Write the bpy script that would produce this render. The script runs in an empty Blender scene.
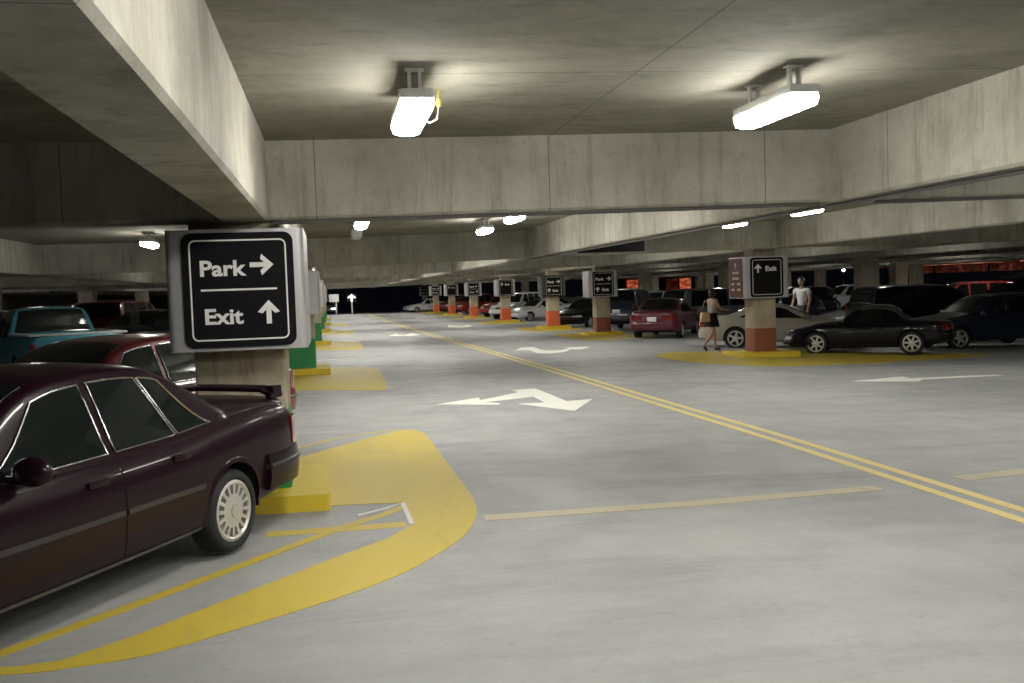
import bpy, bmesh, math, random
from mathutils import Vector, Matrix
random.seed(7)
C = bpy.context.scene.collection
PI = math.pi
def R(a): return math.radians(a)

# ------------------------------------------------------------------ materials
MATS = {}
def newmat(name):
    m = bpy.data.materials.new(name); m.use_nodes = True
    nt = m.node_tree; b = nt.nodes['Principled BSDF']
    return m, nt, b
def setp(b, **k):
    names = dict(col='Base Color', rough='Roughness', metal='Metallic', coat='Coat Weight', crough='Coat Roughness',
                 spec='Specular IOR Level', ecol='Emission Color', estr='Emission Strength', trans='Transmission Weight', ior='IOR')
    for a, v in k.items():
        if a in ('col', 'ecol'): v = (*v, 1)
        b.inputs[names[a]].default_value = v
def plain(name, col, rough=.5, bump=0, **k):
    """plain procedural material: base colour with slight noise variation"""
    if name in MATS: return MATS[name]
    m, nt, b = newmat(name); setp(b, col=col, rough=rough, **k)
    n = nt.nodes.new('ShaderNodeTexNoise'); n.inputs['Scale'].default_value = 35; n.inputs['Detail'].default_value = 3
    tc = nt.nodes.new('ShaderNodeTexCoord'); nt.links.new(tc.outputs['Object'], n.inputs['Vector'])
    mr = nt.nodes.new('ShaderNodeMapRange'); mr.inputs['To Min'].default_value = max(.01, rough-.05); mr.inputs['To Max'].default_value = min(1, rough+.05)
    nt.links.new(n.outputs['Fac'], mr.inputs['Value']); nt.links.new(mr.outputs['Result'], b.inputs['Roughness'])
    if bump:
        bp = nt.nodes.new('ShaderNodeBump'); bp.inputs['Strength'].default_value = bump; bp.inputs['Distance'].default_value = .01
        nt.links.new(n.outputs['Fac'], bp.inputs['Height']); nt.links.new(bp.outputs['Normal'], b.inputs['Normal'])
    MATS[name] = m; return m
def emis(name, col, s):
    if name in MATS: return MATS[name]
    m, nt, b = newmat(name); setp(b, col=(.8, .8, .8), rough=.4, ecol=col, estr=s)
    MATS[name] = m; return m
def mixer(nt, fac, a, b):
    mx = nt.nodes.new('ShaderNodeMix'); mx.data_type = 'RGBA'
    if isinstance(fac, (int, float)): mx.inputs['Factor'].default_value = fac
    else: nt.links.new(fac, mx.inputs['Factor'])
    for i, v in ((6, a), (7, b)):
        if isinstance(v, tuple): mx.inputs[i].default_value = (*v, 1)
        else: nt.links.new(v, mx.inputs[i])
    return mx.outputs[2]
def noise(nt, scale, vec, detail=5, rough=.6, dist=0):
    n = nt.nodes.new('ShaderNodeTexNoise'); n.inputs['Scale'].default_value = scale
    n.inputs['Detail'].default_value = detail; n.inputs['Roughness'].default_value = rough; n.inputs['Distortion'].default_value = dist
    nt.links.new(vec, n.inputs['Vector']); return n.outputs['Fac']
def ramp(nt, val, lo, hi, a=0., b=1.):
    mr = nt.nodes.new('ShaderNodeMapRange'); mr.inputs['From Min'].default_value = lo; mr.inputs['From Max'].default_value = hi
    mr.inputs['To Min'].default_value = a; mr.inputs['To Max'].default_value = b; mr.interpolation_type = 'SMOOTHSTEP'
    nt.links.new(val, mr.inputs['Value']); return mr.outputs['Result']
def mapping(nt, scale=(1, 1, 1), rot=(0, 0, 0)):
    tc = nt.nodes.new('ShaderNodeNewGeometry'); mp = nt.nodes.new('ShaderNodeMapping')
    mp.inputs['Scale'].default_value = scale; mp.inputs['Rotation'].default_value = rot
    nt.links.new(tc.outputs['Position'], mp.inputs['Vector']); return mp.outputs['Vector']
def joints(nt, axis, period, width, shift=0.):
    """thin line factor: 1 on a joint, 0 elsewhere"""
    g = nt.nodes.new('ShaderNodeNewGeometry'); s = nt.nodes.new('ShaderNodeSeparateXYZ'); nt.links.new(g.outputs['Position'], s.inputs[0])
    def mth(op, a, b=None):
        n = nt.nodes.new('ShaderNodeMath'); n.operation = op
        for i, v in enumerate((a, b)):
            if v is None: continue
            if isinstance(v, (int, float)): n.inputs[i].default_value = v
            else: nt.links.new(v, n.inputs[i])
        return n.outputs[0]
    p = mth('PINGPONG', mth('ADD', s.outputs[axis], shift), period/2)
    return mth('LESS_THAN', p, width)
def concrete(name, ca, cb, stain, rough=.8, streak=(1, 1, .12), jx=None, jy=None):
    m, nt, b = newmat(name)
    v1 = mapping(nt); vs = mapping(nt, streak)
    base = mixer(nt, ramp(nt, noise(nt, 1.3, v1, 8, .65, .3), .3, .7), ca, cb)
    base = mixer(nt, ramp(nt, noise(nt, 5.5, vs, 8, .75), .48, .74, 0, .75), base, stain)
    base = mixer(nt, ramp(nt, noise(nt, .6, v1, 7, .68), .47, .72, 0, .6), base, stain)
    base = mixer(nt, ramp(nt, noise(nt, 28, v1, 5, .7), .55, .75, 0, .45), base, tuple(c*.6 for c in ca))
    for j in (jx, jy):
        if j: base = mixer(nt, joints(nt, *j), base, tuple(c*.5 for c in ca))
    nt.links.new(base, b.inputs['Base Color']); b.inputs['Roughness'].default_value = rough; b.inputs['Specular IOR Level'].default_value = .3
    bp = nt.nodes.new('ShaderNodeBump'); bp.inputs['Strength'].default_value = .25; bp.inputs['Distance'].default_value = .01
    nt.links.new(noise(nt, 30, v1, 6), bp.inputs['Height']); nt.links.new(bp.outputs['Normal'], b.inputs['Normal'])
    MATS[name] = m; return m
def paint_mark(name, col, worn, amount=.35, rough=.6):
    m, nt, b = newmat(name); v = mapping(nt); vs = mapping(nt, (1, .25, 1))
    c = mixer(nt, ramp(nt, noise(nt, 9, v, 8, .75), .55, .75, 0, amount), col, worn)
    c = mixer(nt, ramp(nt, noise(nt, 2.2, vs, 6, .7), .5, .75, 0, amount), c, tuple(x*.72 for x in col))
    nt.links.new(c, b.inputs['Base Color']); b.inputs['Roughness'].default_value = rough
    MATS[name] = m; return m
def floor_mat():
    m, nt, b = newmat('floor_concrete')
    v = mapping(nt); vx = mapping(nt, (.28, 1.5, 1)); vy = mapping(nt, (1.6, .12, 1))
    A, B, D = (.29, .295, .295), (.37, .372, .365), (.185, .19, .195)
    c = mixer(nt, ramp(nt, noise(nt, .55, v, 8, .62, .4), .3, .7), A, B)
    c = mixer(nt, ramp(nt, noise(nt, 1.0, vx, 7, .68, .4), .47, .78, 0, .6), c, D)
    c = mixer(nt, ramp(nt, noise(nt, .9, vy, 6, .65), .56, .8, 0, .3), c, D)
    c = mixer(nt, ramp(nt, noise(nt, 4.5, v, 7, .7, .6), .6, .78, 0, .35), c, (.43, .43, .42))
    c = mixer(nt, ramp(nt, noise(nt, 1.7, v, 3, .5, 1.2), .7, .76, 0, .5), c, (.13, .13, .13))
    c = mixer(nt, ramp(nt, noise(nt, 22, v, 6, .75), .52, .75, 0, .4), c, (.17, .17, .165))
    nt.links.new(c, b.inputs['Base Color'])
    nt.links.new(ramp(nt, noise(nt, 2.0, v, 6), .3, .7, .5, .72), b.inputs['Roughness'])
    b.inputs['Specular IOR Level'].default_value = .4
    bp = nt.nodes.new('ShaderNodeBump'); bp.inputs['Strength'].default_value = .12; bp.inputs['Distance'].default_value = .01
    nt.links.new(noise(nt, 40, v, 5), bp.inputs['Height']); nt.links.new(bp.outputs['Normal'], b.inputs['Normal'])
    MATS['floor'] = m; return m
FLOOR = floor_mat()
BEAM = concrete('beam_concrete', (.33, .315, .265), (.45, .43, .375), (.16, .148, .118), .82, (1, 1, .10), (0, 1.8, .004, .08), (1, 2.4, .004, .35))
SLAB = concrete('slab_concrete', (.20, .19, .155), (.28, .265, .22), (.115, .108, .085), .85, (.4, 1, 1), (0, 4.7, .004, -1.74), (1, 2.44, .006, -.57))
COLM = concrete('column_concrete', (.38, .34, .26), (.47, .43, .34), (.23, .15, .08), .8, (1, 1, .12))
CURBY = paint_mark('kerb_yellow', (.66, .49, .03), (.40, .33, .12), .6)
YEL = paint_mark('marking_yellow', (.54, .41, .045), (.33, .30, .17), .65)
YEL2 = paint_mark('marking_yellow_bright', (.70, .58, .20), (.42, .40, .28), .35)
FADE = paint_mark('marking_faded', (.46, .42, .28), (.34, .34, .31), .8)
WHI = paint_mark('marking_white', (.78, .78, .72), (.48, .48, .45), .35)
WLINE = paint_mark('marking_white_worn', (.66, .66, .62), (.38, .38, .37), .6)
GREEN = paint_mark('band_green', (.02, .22, .075), (.12, .22, .12), .2)
BRICK = paint_mark('band_brown', (.24, .07, .032), (.3, .16, .1), .3)
ORANGE = paint_mark('band_orange', (.60, .12, .045), (.5, .2, .1), .3)
ALU = plain('aluminium', (.50, .49, .50), .38, metal=.35)
SBLACK = plain('sign_black', (.007, .006, .008), .6, spec=.15)
SWHITE = plain('sign_white', (.88, .88, .86), .5)
SBROWN = plain('sign_brown', (.11, .038, .025), .6, spec=.2)
CHROME = plain('chrome', (.42, .42, .43), .25, metal=1.0)
ALLOY = plain('alloy', (.62, .61, .59), .32, metal=.55)
TYRE = plain('tyre_rubber', (.016, .016, .017), .8, bump=.3)
PLAST = plain('black_plastic', (.02, .02, .022), .5)
GLASS = plain('dark_glass', (.006, .009, .009), .04, spec=.6)
INTERIOR = plain('arch_dark', (.008, .008, .008), .9)
RED = plain('tail_lens', (.16, .008, .008), .15, coat=1.0)
AMBER = plain('amber_lens', (.6, .18, .02), .15, coat=1.0)
CLEAR = plain('head_lens', (.62, .64, .66), .08, metal=.3, coat=1.0)
PLATE = plain('plate_white', (.75, .76, .78), .4)
SOFTTOP = plain('soft_top_cloth', (.035, .037, .036), .7, bump=.2)
HOUSING = plain('fixture_housing', (.55, .55, .53), .45)
LENS = emis('lit_tube_lens', (1.0, .975, .90), 58.0)
LENSOFF = plain('unlit_lens', (.45, .45, .42), .35)
PIPE = plain('conduit_grey', (.12, .115, .11), .5, metal=.4)
DARKSTEEL = plain('dark_steel', (.03, .03, .03), .5)
def carpaint(name, col, rough=.28, coat=.5, spec=.25):
    if name in MATS: return MATS[name]
    m, nt, b = newmat(name); setp(b, col=col, rough=rough, coat=coat, crough=.04, metal=.0, spec=spec)
    tc = nt.nodes.new('ShaderNodeTexCoord')
    n = noise(nt, 400, tc.outputs['Object'], 2)
    nt.links.new(mixer(nt, ramp(nt, n, .4, .7, 0, .35), col, tuple(min(1, c*1.6+.01) for c in col)), b.inputs['Base Color'])
    MATS[name] = m; return m

# ------------------------------------------------------------------ mesh helpers
def link(name, me, m=None, parent=None):
    o = bpy.data.objects.new(name, me); C.objects.link(o)
    if m is not None and len(me.materials) == 0:
        for x in (m if isinstance(m, (list, tuple)) else [m]): me.materials.append(x)
    if parent: o.parent = parent
    return o
def obj(name, bm, m, parent=None, sharp=35, smooth=True):
    bm.normal_update()
    if smooth:
        for f in bm.faces: f.smooth = True
        for e in bm.edges:
            if len(e.link_faces) == 2: e.smooth = e.calc_face_angle(0) < R(sharp)
            else: e.smooth = False
    me = bpy.data.meshes.new(name); bm.to_mesh(me); bm.free()
    return link(name, me, m, parent)
def tag(o, label=None, cat=None, group=None, kind=None):
    if label: o['label'] = label
    if cat: o['category'] = cat
    if group: o['group'] = group
    if kind: o['kind'] = kind
    return o
def thing(name, label, cat, loc=(0, 0, 0), rz=0, group=None):
    o = bpy.data.objects.new(name, None); C.objects.link(o); o.empty_display_size = .2
    o.location = loc; o.rotation_euler = (0, 0, rz)
    return tag(o, label, cat, group)
def box(bm, x0, x1, y0, y1, z0, z1, mi=0, bev=0):
    vs = [bm.verts.new(p) for p in ((x0, y0, z0), (x1, y0, z0), (x1, y1, z0), (x0, y1, z0), (x0, y0, z1), (x1, y0, z1), (x1, y1, z1), (x0, y1, z1))]
    fs = []
    for q in ((3, 2, 1, 0), (4, 5, 6, 7), (0, 1, 5, 4), (1, 2, 6, 5), (2, 3, 7, 6), (3, 0, 4, 7)):
        f = bm.faces.new([vs[i] for i in q]); f.material_index = mi; fs.append(f)
    if bev:
        es = list({e for f in fs for e in f.edges})
        bmesh.ops.bevel(bm, geom=es, offset=bev, segments=2, affect='EDGES', profile=.5)
    return vs
def lathe(bm, prof, cx, cy, cz, axis='Y', n=32, mi=0, flip=1):
    """prof: (radius, along) pairs; revolved about axis through (cx,cy,cz)"""
    rings = []
    for r, a in prof:
        ring = []
        for i in range(n):
            t = 2*PI*i/n; c, s = r*math.cos(t), r*math.sin(t)
            p = {'Y': (cx+c, cy+a*flip, cz+s), 'Z': (cx+c, cy+s, cz+a), 'X': (cx+a*flip, cy+c, cz+s)}[axis]
            ring.append(bm.verts.new(p))
        rings.append(ring)
    for A, B in zip(rings, rings[1:]):
        for i in range(n):
            f = bm.faces.new((A[i], A[(i+1) % n], B[(i+1) % n], B[i])); f.material_index = mi
    return rings
def tube(bm, pts, r, n=8, mi=0, closed=False):
    pts = [Vector(p) for p in pts]; N = len(pts); rings = []
    for i, p in enumerate(pts):
        a = pts[(i-1) % N] if (i > 0 or closed) else p
        b = pts[(i+1) % N] if (i < N-1 or closed) else p
        d = (b-a).normalized(); up = Vector((0, 0, 1)) if abs(d.z) < .9 else Vector((1, 0, 0))
        u = d.cross(up).normalized(); v = u.cross(d)
        rings.append([bm.verts.new(p+u*r*math.cos(2*PI*k/n)+v*r*math.sin(2*PI*k/n)) for k in range(n)])
    m = N if closed else N-1
    for i in range(m):
        A, B = rings[i], rings[(i+1) % N]
        for k in range(n):
            f = bm.faces.new((A[k], A[(k+1) % n], B[(k+1) % n], B[k])); f.material_index = mi
    if not closed:
        for rg in (rings[0], rings[-1]):
            f = bm.faces.new(rg); f.material_index = mi
def prism(bm, poly, z0, z1, M=None, mi=0, zf=None):
    """polygon in xy extruded in z; M maps to place; zf(x,y) adds a height"""
    M = M or Matrix()
    g = zf or (lambda x, y: 0)
    a = [bm.verts.new(M @ Vector((x, y, z0+g(x, y)))) for x, y in poly]; b = [bm.verts.new(M @ Vector((x, y, z1+g(x, y)))) for x, y in poly]
    fs = [bm.faces.new(a[::-1]), bm.faces.new(b)]
    n = len(poly)
    for i in range(n): fs.append(bm.faces.new((a[i], a[(i+1) % n], b[(i+1) % n], b[i])))
    for f in fs: f.material_index = mi
    bmesh.ops.recalc_face_normals(bm, faces=fs)
def rrect(w, h, r, n=5):
    out = []
    for cx, cy, a0 in ((w/2-r, h/2-r, 0), (-w/2+r, h/2-r, 90), (-w/2+r, -h/2+r, 180), (w/2-r, -h/2+r, 270)):
        for i in range(n+1): out.append((cx+r*math.cos(R(a0+90*i/n)), cy+r*math.sin(R(a0+90*i/n))))
    return out
def ringprism(bm, outer, inner, z0, z1, M):
    n = len(outer)
    L = [[bm.verts.new(M @ Vector((x, y, z))) for x, y in P] for P, z in ((outer, z0), (outer, z1), (inner, z1), (inner, z0))]
    fs = []
    for k in range(4):
        A, B = L[k], L[(k+1) % 4]
        for i in range(n): fs.append(bm.faces.new((A[i], A[(i+1) % n], B[(i+1) % n], B[i])))
    bmesh.ops.recalc_face_normals(bm, faces=fs)
def text_into(bm, body, size, M, depth=.004, weight=.03):
    cu = bpy.data.curves.new('lettering', 'FONT'); cu.body = body; cu.size = size; cu.extrude = depth; cu.offset = weight*size; cu.resolution_u = 4
    o = bpy.data.objects.new('lettering', cu); C.objects.link(o)
    dg = bpy.context.evaluated_depsgraph_get(); me = bpy.data.meshes.new_from_object(o.evaluated_get(dg))
    tmp = bmesh.new(); tmp.from_mesh(me)
    xs = [v.co.x for v in tmp.verts]; x0 = min(xs) if xs else 0; w = (max(xs)-x0) if xs else 0
    vm = [bm.verts.new(M @ Vector((v.co.x-x0, v.co.y, v.co.z))) for v in tmp.verts]
    for f in tmp.faces:
        try: bm.faces.new([vm[v.index] for v in f.verts])
        except ValueError: pass
    tmp.free(); bpy.data.objects.remove(o); bpy.data.curves.remove(cu); bpy.data.meshes.remove(me)
    return w

# ------------------------------------------------------------------ the ground and structure
def fz(x, y):
    """height of the floor: drains to the right and falls away slightly beyond the first bays"""
    return -.012*min(x, 8) - .03*max(0, x-8) - .004*max(0, y-20) if x < 20 else -.096-.36-.004*max(0, y-20)
def cz(x):
    """rise of the ceiling and beams to the right"""
    return .014*max(0, min(x+.44, 10.5))
X0, X1, Y0, Y1 = -24., 46., -14., 110.
def floor_build():
    bm = bmesh.new(); xs = [X0, -12, 0, 8, 14, 20, 33, X1]; ys = [Y0, 0, 20, 65, Y1]
    for zt in (0, -.3): pass
    G = [[bm.verts.new((x, y, fz(min(x, 19.99), y))) for y in ys] for x in xs]
    for i in range(len(xs)-1):
        for j in range(len(ys)-1): bm.faces.new((G[i][j], G[i+1][j], G[i+1][j+1], G[i][j+1]))
    r = bmesh.ops.extrude_face_region(bm, geom=bm.faces[:])
    for v in r['geom']:
        if isinstance(v, bmesh.types.BMVert): v.co.z -= .3
    bmesh.ops.recalc_face_normals(bm, faces=bm.faces)
    return tag(obj('floor', bm, FLOOR, smooth=False), kind='structure')
floor_build()
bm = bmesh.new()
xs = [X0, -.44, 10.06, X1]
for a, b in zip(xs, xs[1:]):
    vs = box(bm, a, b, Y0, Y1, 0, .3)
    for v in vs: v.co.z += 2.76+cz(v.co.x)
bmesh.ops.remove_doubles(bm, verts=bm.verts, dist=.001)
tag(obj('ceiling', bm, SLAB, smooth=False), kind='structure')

LONG = [-15.9, -10.8, -5.73, -.61, 4.275, 9.92, 14.9, 19.6, 24.3, 29.0, 33.7, 38.4, 43.1]
CROSS = [-5.7, 7.88, 21.0, 34.3, 47.6, 60.9, 74.2, 87.5, 100.8]
def tilt_box(bm, x0, x1, y0, y1, z0, z1, bev=.015):
    n = max(1, int((x1-x0)/5)); 
    vs = box(bm, x0, x1, y0, y1, z0, z1)
    return vs
for x in LONG:
    bm = bmesh.new(); c = cz(x)
    poly = [(x-.175, 2.19+c), (x-.155, 2.17+c), (x+.155, 2.17+c), (x+.175, 2.19+c), (x+.175, 2.80+c), (x-.175, 2.80+c)]
    M = Matrix(((1, 0, 0, 0), (0, 0, 1, 0), (0, 1, 0, 0), (0, 0, 0, 1)))
    prism(bm, poly, Y0, Y1, M)
    tag(obj('beam', bm, BEAM, smooth=False), kind='structure')
for y in CROSS:
    bm = bmesh.new(); pts = [X0, -.44, 10.06, X1]
    prof = [(y-.175, 2.19), (y-.155, 2.17), (y+.155, 2.17), (y+.175, 2.19), (y+.175, 2.80), (y-.175, 2.80)]
    rings = [[bm.verts.new((x, a, z+cz(x)+.004)) for a, z in prof] for x in pts]
    for A, B in zip(rings, rings[1:]):
        for i in range(6): bm.faces.new((A[i], A[(i+1) % 6], B[(i+1) % 6], B[i]))
    bm.faces.new(rings[0]); bm.faces.new(rings[-1][::-1]); bmesh.ops.recalc_face_normals(bm, faces=bm.faces)
    tag(obj('beam', bm, BEAM, smooth=False), kind='structure')

def column(x, y, band=None, zb=.15, h=.62, s=.335):
    bm = bmesh.new(); z0 = fz(x, y)
    prism(bm, rrect(2*s, 2*s, .025, 3), z0-.02, 2.18+cz(x), Matrix.Translation((x, y, 0)))
    o = tag(obj('column', bm, COLM), kind='structure')
    if band:
        bm = bmesh.new()
        ringprism(bm, rrect(2*s+.008, 2*s+.008, .029, 3), rrect(2*s-.02, 2*s-.02, .02, 3), z0+.005, z0+h, Matrix.Translation((x, y, 0)))
        obj('painted_band', bm, band, o)
    return o
def kerb(x, y, a, b, label, group=None, off=(0, 0)):
    bm = bmesh.new(); z0 = fz(x, y)
    inner = rrect(.68, .68, .025, 3) if x < 5 else rrect(.55, .55, .025, 3)
    outer = rrect(2*a, 2*b, .03, 3)
    outer = [(p[0]+off[0], p[1]+off[1]) for p in outer]
    ringprism(bm, outer, inner, z0-.01, z0+.12, Matrix.Translation((x, y, 0)))
    return tag(obj('kerb_block', bm, CURBY, sharp=30), label, 'kerb', group)

LCOL = [(-.70, 8.17), (-.70, 21.2), (-.70, 34.5), (-.70, 47.8), (-.70, 61.1), (-.7, 74.4)]
RCOL = [(9.86, 22.0), (9.86, 36.0), (9.86, 44.3), (9.86, 56.8), (9.86, 69.8), (9.86, 82.8), (9.86, 95.6), (9.86, 107)]
ordn = ['nearest', 'second', 'third', 'fourth', 'fifth', 'sixth', 'seventh', 'eighth']
for i, (x, y) in enumerate(LCOL):
    column(x, y, GREEN, h=.72)
    kerb(x, y, .63, .68, 'yellow concrete kerb block around the %s green-banded column' % ordn[i], 'yellow kerb blocks around the green-banded columns')
for i, (x, y) in enumerate(RCOL):
    column(x, y, BRICK if i < 2 else ORANGE, h=.66 if i < 2 else .8, s=.27)
    kerb(x, y, .70, .62, 'yellow concrete kerb block around the %s %s-banded column' % (ordn[i], 'brown' if i < 2 else 'orange'), 'yellow kerb blocks around the brown and orange columns')
for x in (19.6, 29.0, 38.4):
    for y in (34.3, 47.6, 60.9, 74.2, 87.5, 100.8): column(x, y)
for x in (-10.8,):
    for y in (21.2, 34.5, 47.8, 61.1): column(x, y)
# parapets and back walls of the deck
for nm, b in (('wall_left', (X0-.2, X0, Y0, Y1, -.6, 3.2)), ('wall_right', (X1, X1+.2, Y0, Y1, -.9, .55)), ('wall_back', (X0, X1, Y0-.2, Y0, -.6, 3.2)),
              ('wall_far', (12, X1, Y1, Y1+.2, -1.1, .5))):
    bm = bmesh.new(); box(bm, *b, bev=.01); tag(obj(nm, bm, BEAM, smooth=False), kind='structure')
bm = bmesh.new(); box(bm, X0, -2.5, Y1, Y1+.2, -1.1, 3.2, bev=.01); tag(obj('wall_far', bm, BEAM, smooth=False), kind='structure')

# ------------------------------------------------------------------ painted floor markings
def mark(name, poly, m, label=None, lift=.003, cat='floor marking', group=None, thick=.006):
    """closed polygon of floor points cut into the floor's own slope"""
    bm = bmesh.new()
    vs = [bm.verts.new((x, y, 0)) for x, y in poly]
    f = bm.faces.new(vs); f.normal_update(); bmesh.ops.triangulate(bm, faces=[f])
    # cut at the folds of the floor so the paint lies flat on it
    for co, no in (((0, 20, 0), (0, 1, 0)), ((8, 0, 0), (1, 0, 0))):
        bmesh.ops.bisect_plane(bm, geom=bm.verts[:]+bm.edges[:]+bm.faces[:], plane_co=co, plane_no=no)
    bmesh.ops.recalc_face_normals(bm, faces=bm.faces)
    if sum(f.normal.z for f in bm.faces) < 0: bmesh.ops.reverse_faces(bm, faces=bm.faces)
    for v in bm.verts: v.co.z = fz(v.co.x, v.co.y)+lift
    r = bmesh.ops.extrude_face_region(bm, geom=bm.faces[:])
    top = [v for v in r['geom'] if isinstance(v, bmesh.types.BMVert)]
    bot = [v for v in bm.verts if v not in set(top)]
    for v in bot: v.co.z -= thick
    bmesh.ops.recalc_face_normals(bm, faces=bm.faces)
    o = obj(name, bm, m, smooth=False)
    return tag(o, label, cat if label else None, group, None if label else 'structure')
def curve_pts(P, n=8, closed=False):
    out = []; N = len(P)
    rng = N if closed else N-1
    for i in range(rng):
        p0, p1, p2, p3 = [Vector((*P[(i+k) % N], 0)) if closed else Vector((*P[max(0, min(N-1, i+k))], 0)) for k in (-1, 0, 1, 2)]
        for j in range(n):
            t = j/n; q = .5*((2*p1)+(-p0+p2)*t+(2*p0-5*p1+4*p2-p3)*t*t+(-p0+3*p1-3*p2+p3)*t**3)
            out.append((q.x, q.y))
    if not closed: out.append(P[-1])
    return out
def stripe(P, w, off=0):
    P = [Vector(p) for p in P]; A, B = [], []
    for i, p in enumerate(P):
        d = (P[min(i+1, len(P)-1)]-P[max(i-1, 0)]).normalized(); n = Vector((d.y, -d.x))
        A.append(tuple(p+n*(off+w/2))); B.append(tuple(p+n*(off-w/2)))
    return A+B[::-1]
dl = curve_pts([(4.60, -6), (4.58, 3), (4.57, 6), (4.55, 9.7), (4.46, 13.4), (4.30, 20.4), (4.14, 28.4), (3.95, 36), (3.75, 48), (3.6, 62), (3.5, 84), (3.5, 105)], 3)
mark('floor_marking', stripe(dl, .10, .105), YEL2, 'long yellow centre line, the one of the pair nearer the brown-banded columns', cat='painted line', group='double yellow centre line')
mark('floor_marking', stripe(dl, .10, -.105), YEL2, 'long yellow centre line, the one of the pair nearer the white forked arrow', cat='painted line', group='double yellow centre line')
outer = curve_pts([(-2.4, 4.56), (-1.7, 4.55), (-1.33, 4.54), (-1.2, 4.56), (-.93, 4.62), (-.72, 4.75), (-.5, 4.92), (-.06, 5.27), (.31, 5.64), (.58, 6.05), (.81, 6.50), (.97, 7.1), (1.02, 7.72), (1.01, 8.91), (.99, 10.9), (.95, 11.5), (.78, 11.7), (.38, 11.22), (-.06, 10.55), (-.43, 9.95), (-.9, 9.3), (-1.5, 8.4)], 4)
inner = [(-1.5, 7.62), (-.07, 7.66), (.47, 7.62), (.48, 6.86), (.30, 6.52), (.02, 6.2), (-.28, 5.82), (-.57, 5.46), (-.99, 4.93), (-1.25, 4.67), (-1.4, 4.64), (-1.7, 4.645), (-2.4, 4.65)]
mark('floor_marking', outer[:]+[(-1.5,7.62)]+inner[1:], YEL, 'broad yellow painted island with a curved nose in front of the maroon sedan\'s tail', cat='floor marking')
mark('floor_marking', stripe([(-1.95, 4.28), (-1.55, 4.83), (-1.08, 5.44), (-.60, 6.08), (-.30, 6.50), (.02, 6.93), (.29, 7.22), (.47, 7.47)], .085), YEL, 'narrow yellow stall line beside the maroon sedan', lift=.002, cat='painted line')
mark('floor_marking', [(-.50, 6.92), (-.01, 6.95), (.45, 6.97), (.44, 6.82), (-.49, 6.77)], YEL, 'short worn yellow stub crossing the stall line', lift=.001, cat='painted line')
mark('floor_marking', stripe([(.12, 7.25), (.34, 7.45), (.47, 7.60), (.485, 6.88)], .035), WLINE, 'small white painted corner mark at the tip of the stall line', lift=.005, cat='floor marking')
mark('floor_marking', stripe([(-.46, 10.64), (.09, 11.4), (.74, 11.8)], .05), YEL, 'thin yellow outline above the rounded nose of the near island', cat='painted line', lift=.002)
def island(y, label, s=1.0):
    P = [(-1.4, -3.6), (-.42, -4.0), (.24, -4.35), (.72, -4.5), (.86, -4.2), (.93, -1.6), (.90, .4), (.6, 1.2), (.13, 1.3), (-.5, 1.25), (-1.4, .6)]
    mark('floor_marking', curve_pts([(a, y+b*s) for a, b in P], 3, True), YEL, label, cat='floor marking', group='yellow islands at the green-banded columns')
island(21.2, 'yellow painted island round the second green-banded column')
island(34.5, 'yellow painted island round the third green-banded column')
island(47.8, 'yellow painted island round the fourth green-banded column')
island(61.1, 'yellow painted island round the fifth green-banded column')
mark('floor_marking', stripe([(-1.2, 25.3), (-.4, 25.4), (.5, 25.7)], .14), WLINE, 'thin white cross line between the second and third green-banded columns', cat='painted line')
mark('floor_marking', curve_pts([(7.5, 22.6), (7.45, 20.9), (7.75, 19.6), (8.76, 18.6), (10.26, 18.8), (11.53, 19.2), (13.9, 20.2), (15.2, 21.4), (12.5, 23.4), (9.6, 23.9), (8.2, 23.8)], 4, True), YEL, 'yellow painted island under the black roadster and nearest brown-banded column', cat='floor marking')
mark('floor_marking', curve_pts([(8.4, 37.3), (7.95, 34.5), (8.1, 32.0), (8.5, 31.3), (9.24, 31.7), (10.6, 33.2), (11.6, 35.2), (10.5, 37.4), (9.4, 38)], 4, True), YEL, 'yellow painted island round the second brown-banded column', cat='floor marking')
for i, y in enumerate((44.3, 56.8, 69.8, 82.8, 95.6)):
    mark('floor_marking', curve_pts([(8.4, y+1.5), (8.0, y-1.5), (8.2, y-3.6), (8.8, y-4.2), (9.6, y-3.4), (10.8, y-1.8), (11.0, y+.5), (9.4, y+2)], 3, True), YEL,
         'yellow painted island round the %s orange-banded column' % ['nearest', 'second', 'third', 'fourth', 'fifth'][i], group='yellow islands at the orange-banded columns')
mark('floor_marking', stripe([(1.0, 6.93), (2.6, 6.98), (3.3, 7.05), (4.15, 7.12)], .17), FADE, 'faded yellow cross line from the near island to the centre line', cat='painted line')
mark('floor_marking', stripe([(4.95, 7.28), (5.7, 7.42), (6.6, 7.45)], .19), FADE, 'faded pale cross line beyond the centre line', cat='painted line')
# forked arrow: two heads (left pointing back and right pointing forward) joined by a bent stem
mark('painted_arrow', [(1.41, 14.23), (2.14, 14.95), (2.10, 14.56), (2.80, 15.40), (2.84, 15.55), (2.80, 15.86), (3.22, 15.96), (3.25, 15.0), (3.27, 13.97), (3.69, 14.11), (3.10, 12.8), (2.53, 13.9), (2.93, 13.9), (2.93, 14.72), (2.12, 14.26), (2.32, 14.05), (2.25, 13.87)], WHI,
     'white forked arrow, the large two-headed one nearest the camera, left of the centre line', cat='painted arrow')
mark('painted_arrow', [(4.89, 26.9), (5.35, 28.3), (5.7, 28.3), (5.62, 27.0), (5.62, 26.4), (6.05, 26.3), (6.55, 27.3), (6.45, 27.7), (7.2, 27.6), (6.65, 26.4), (6.4, 26.6), (5.9, 25.4), (5.4, 25.0), (5.2, 25.4), (5.26, 26.7), (5.1, 27.0)], WHI,
     'white curved two-headed arrow between the centre line and second brown-banded column', cat='painted arrow')
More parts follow.
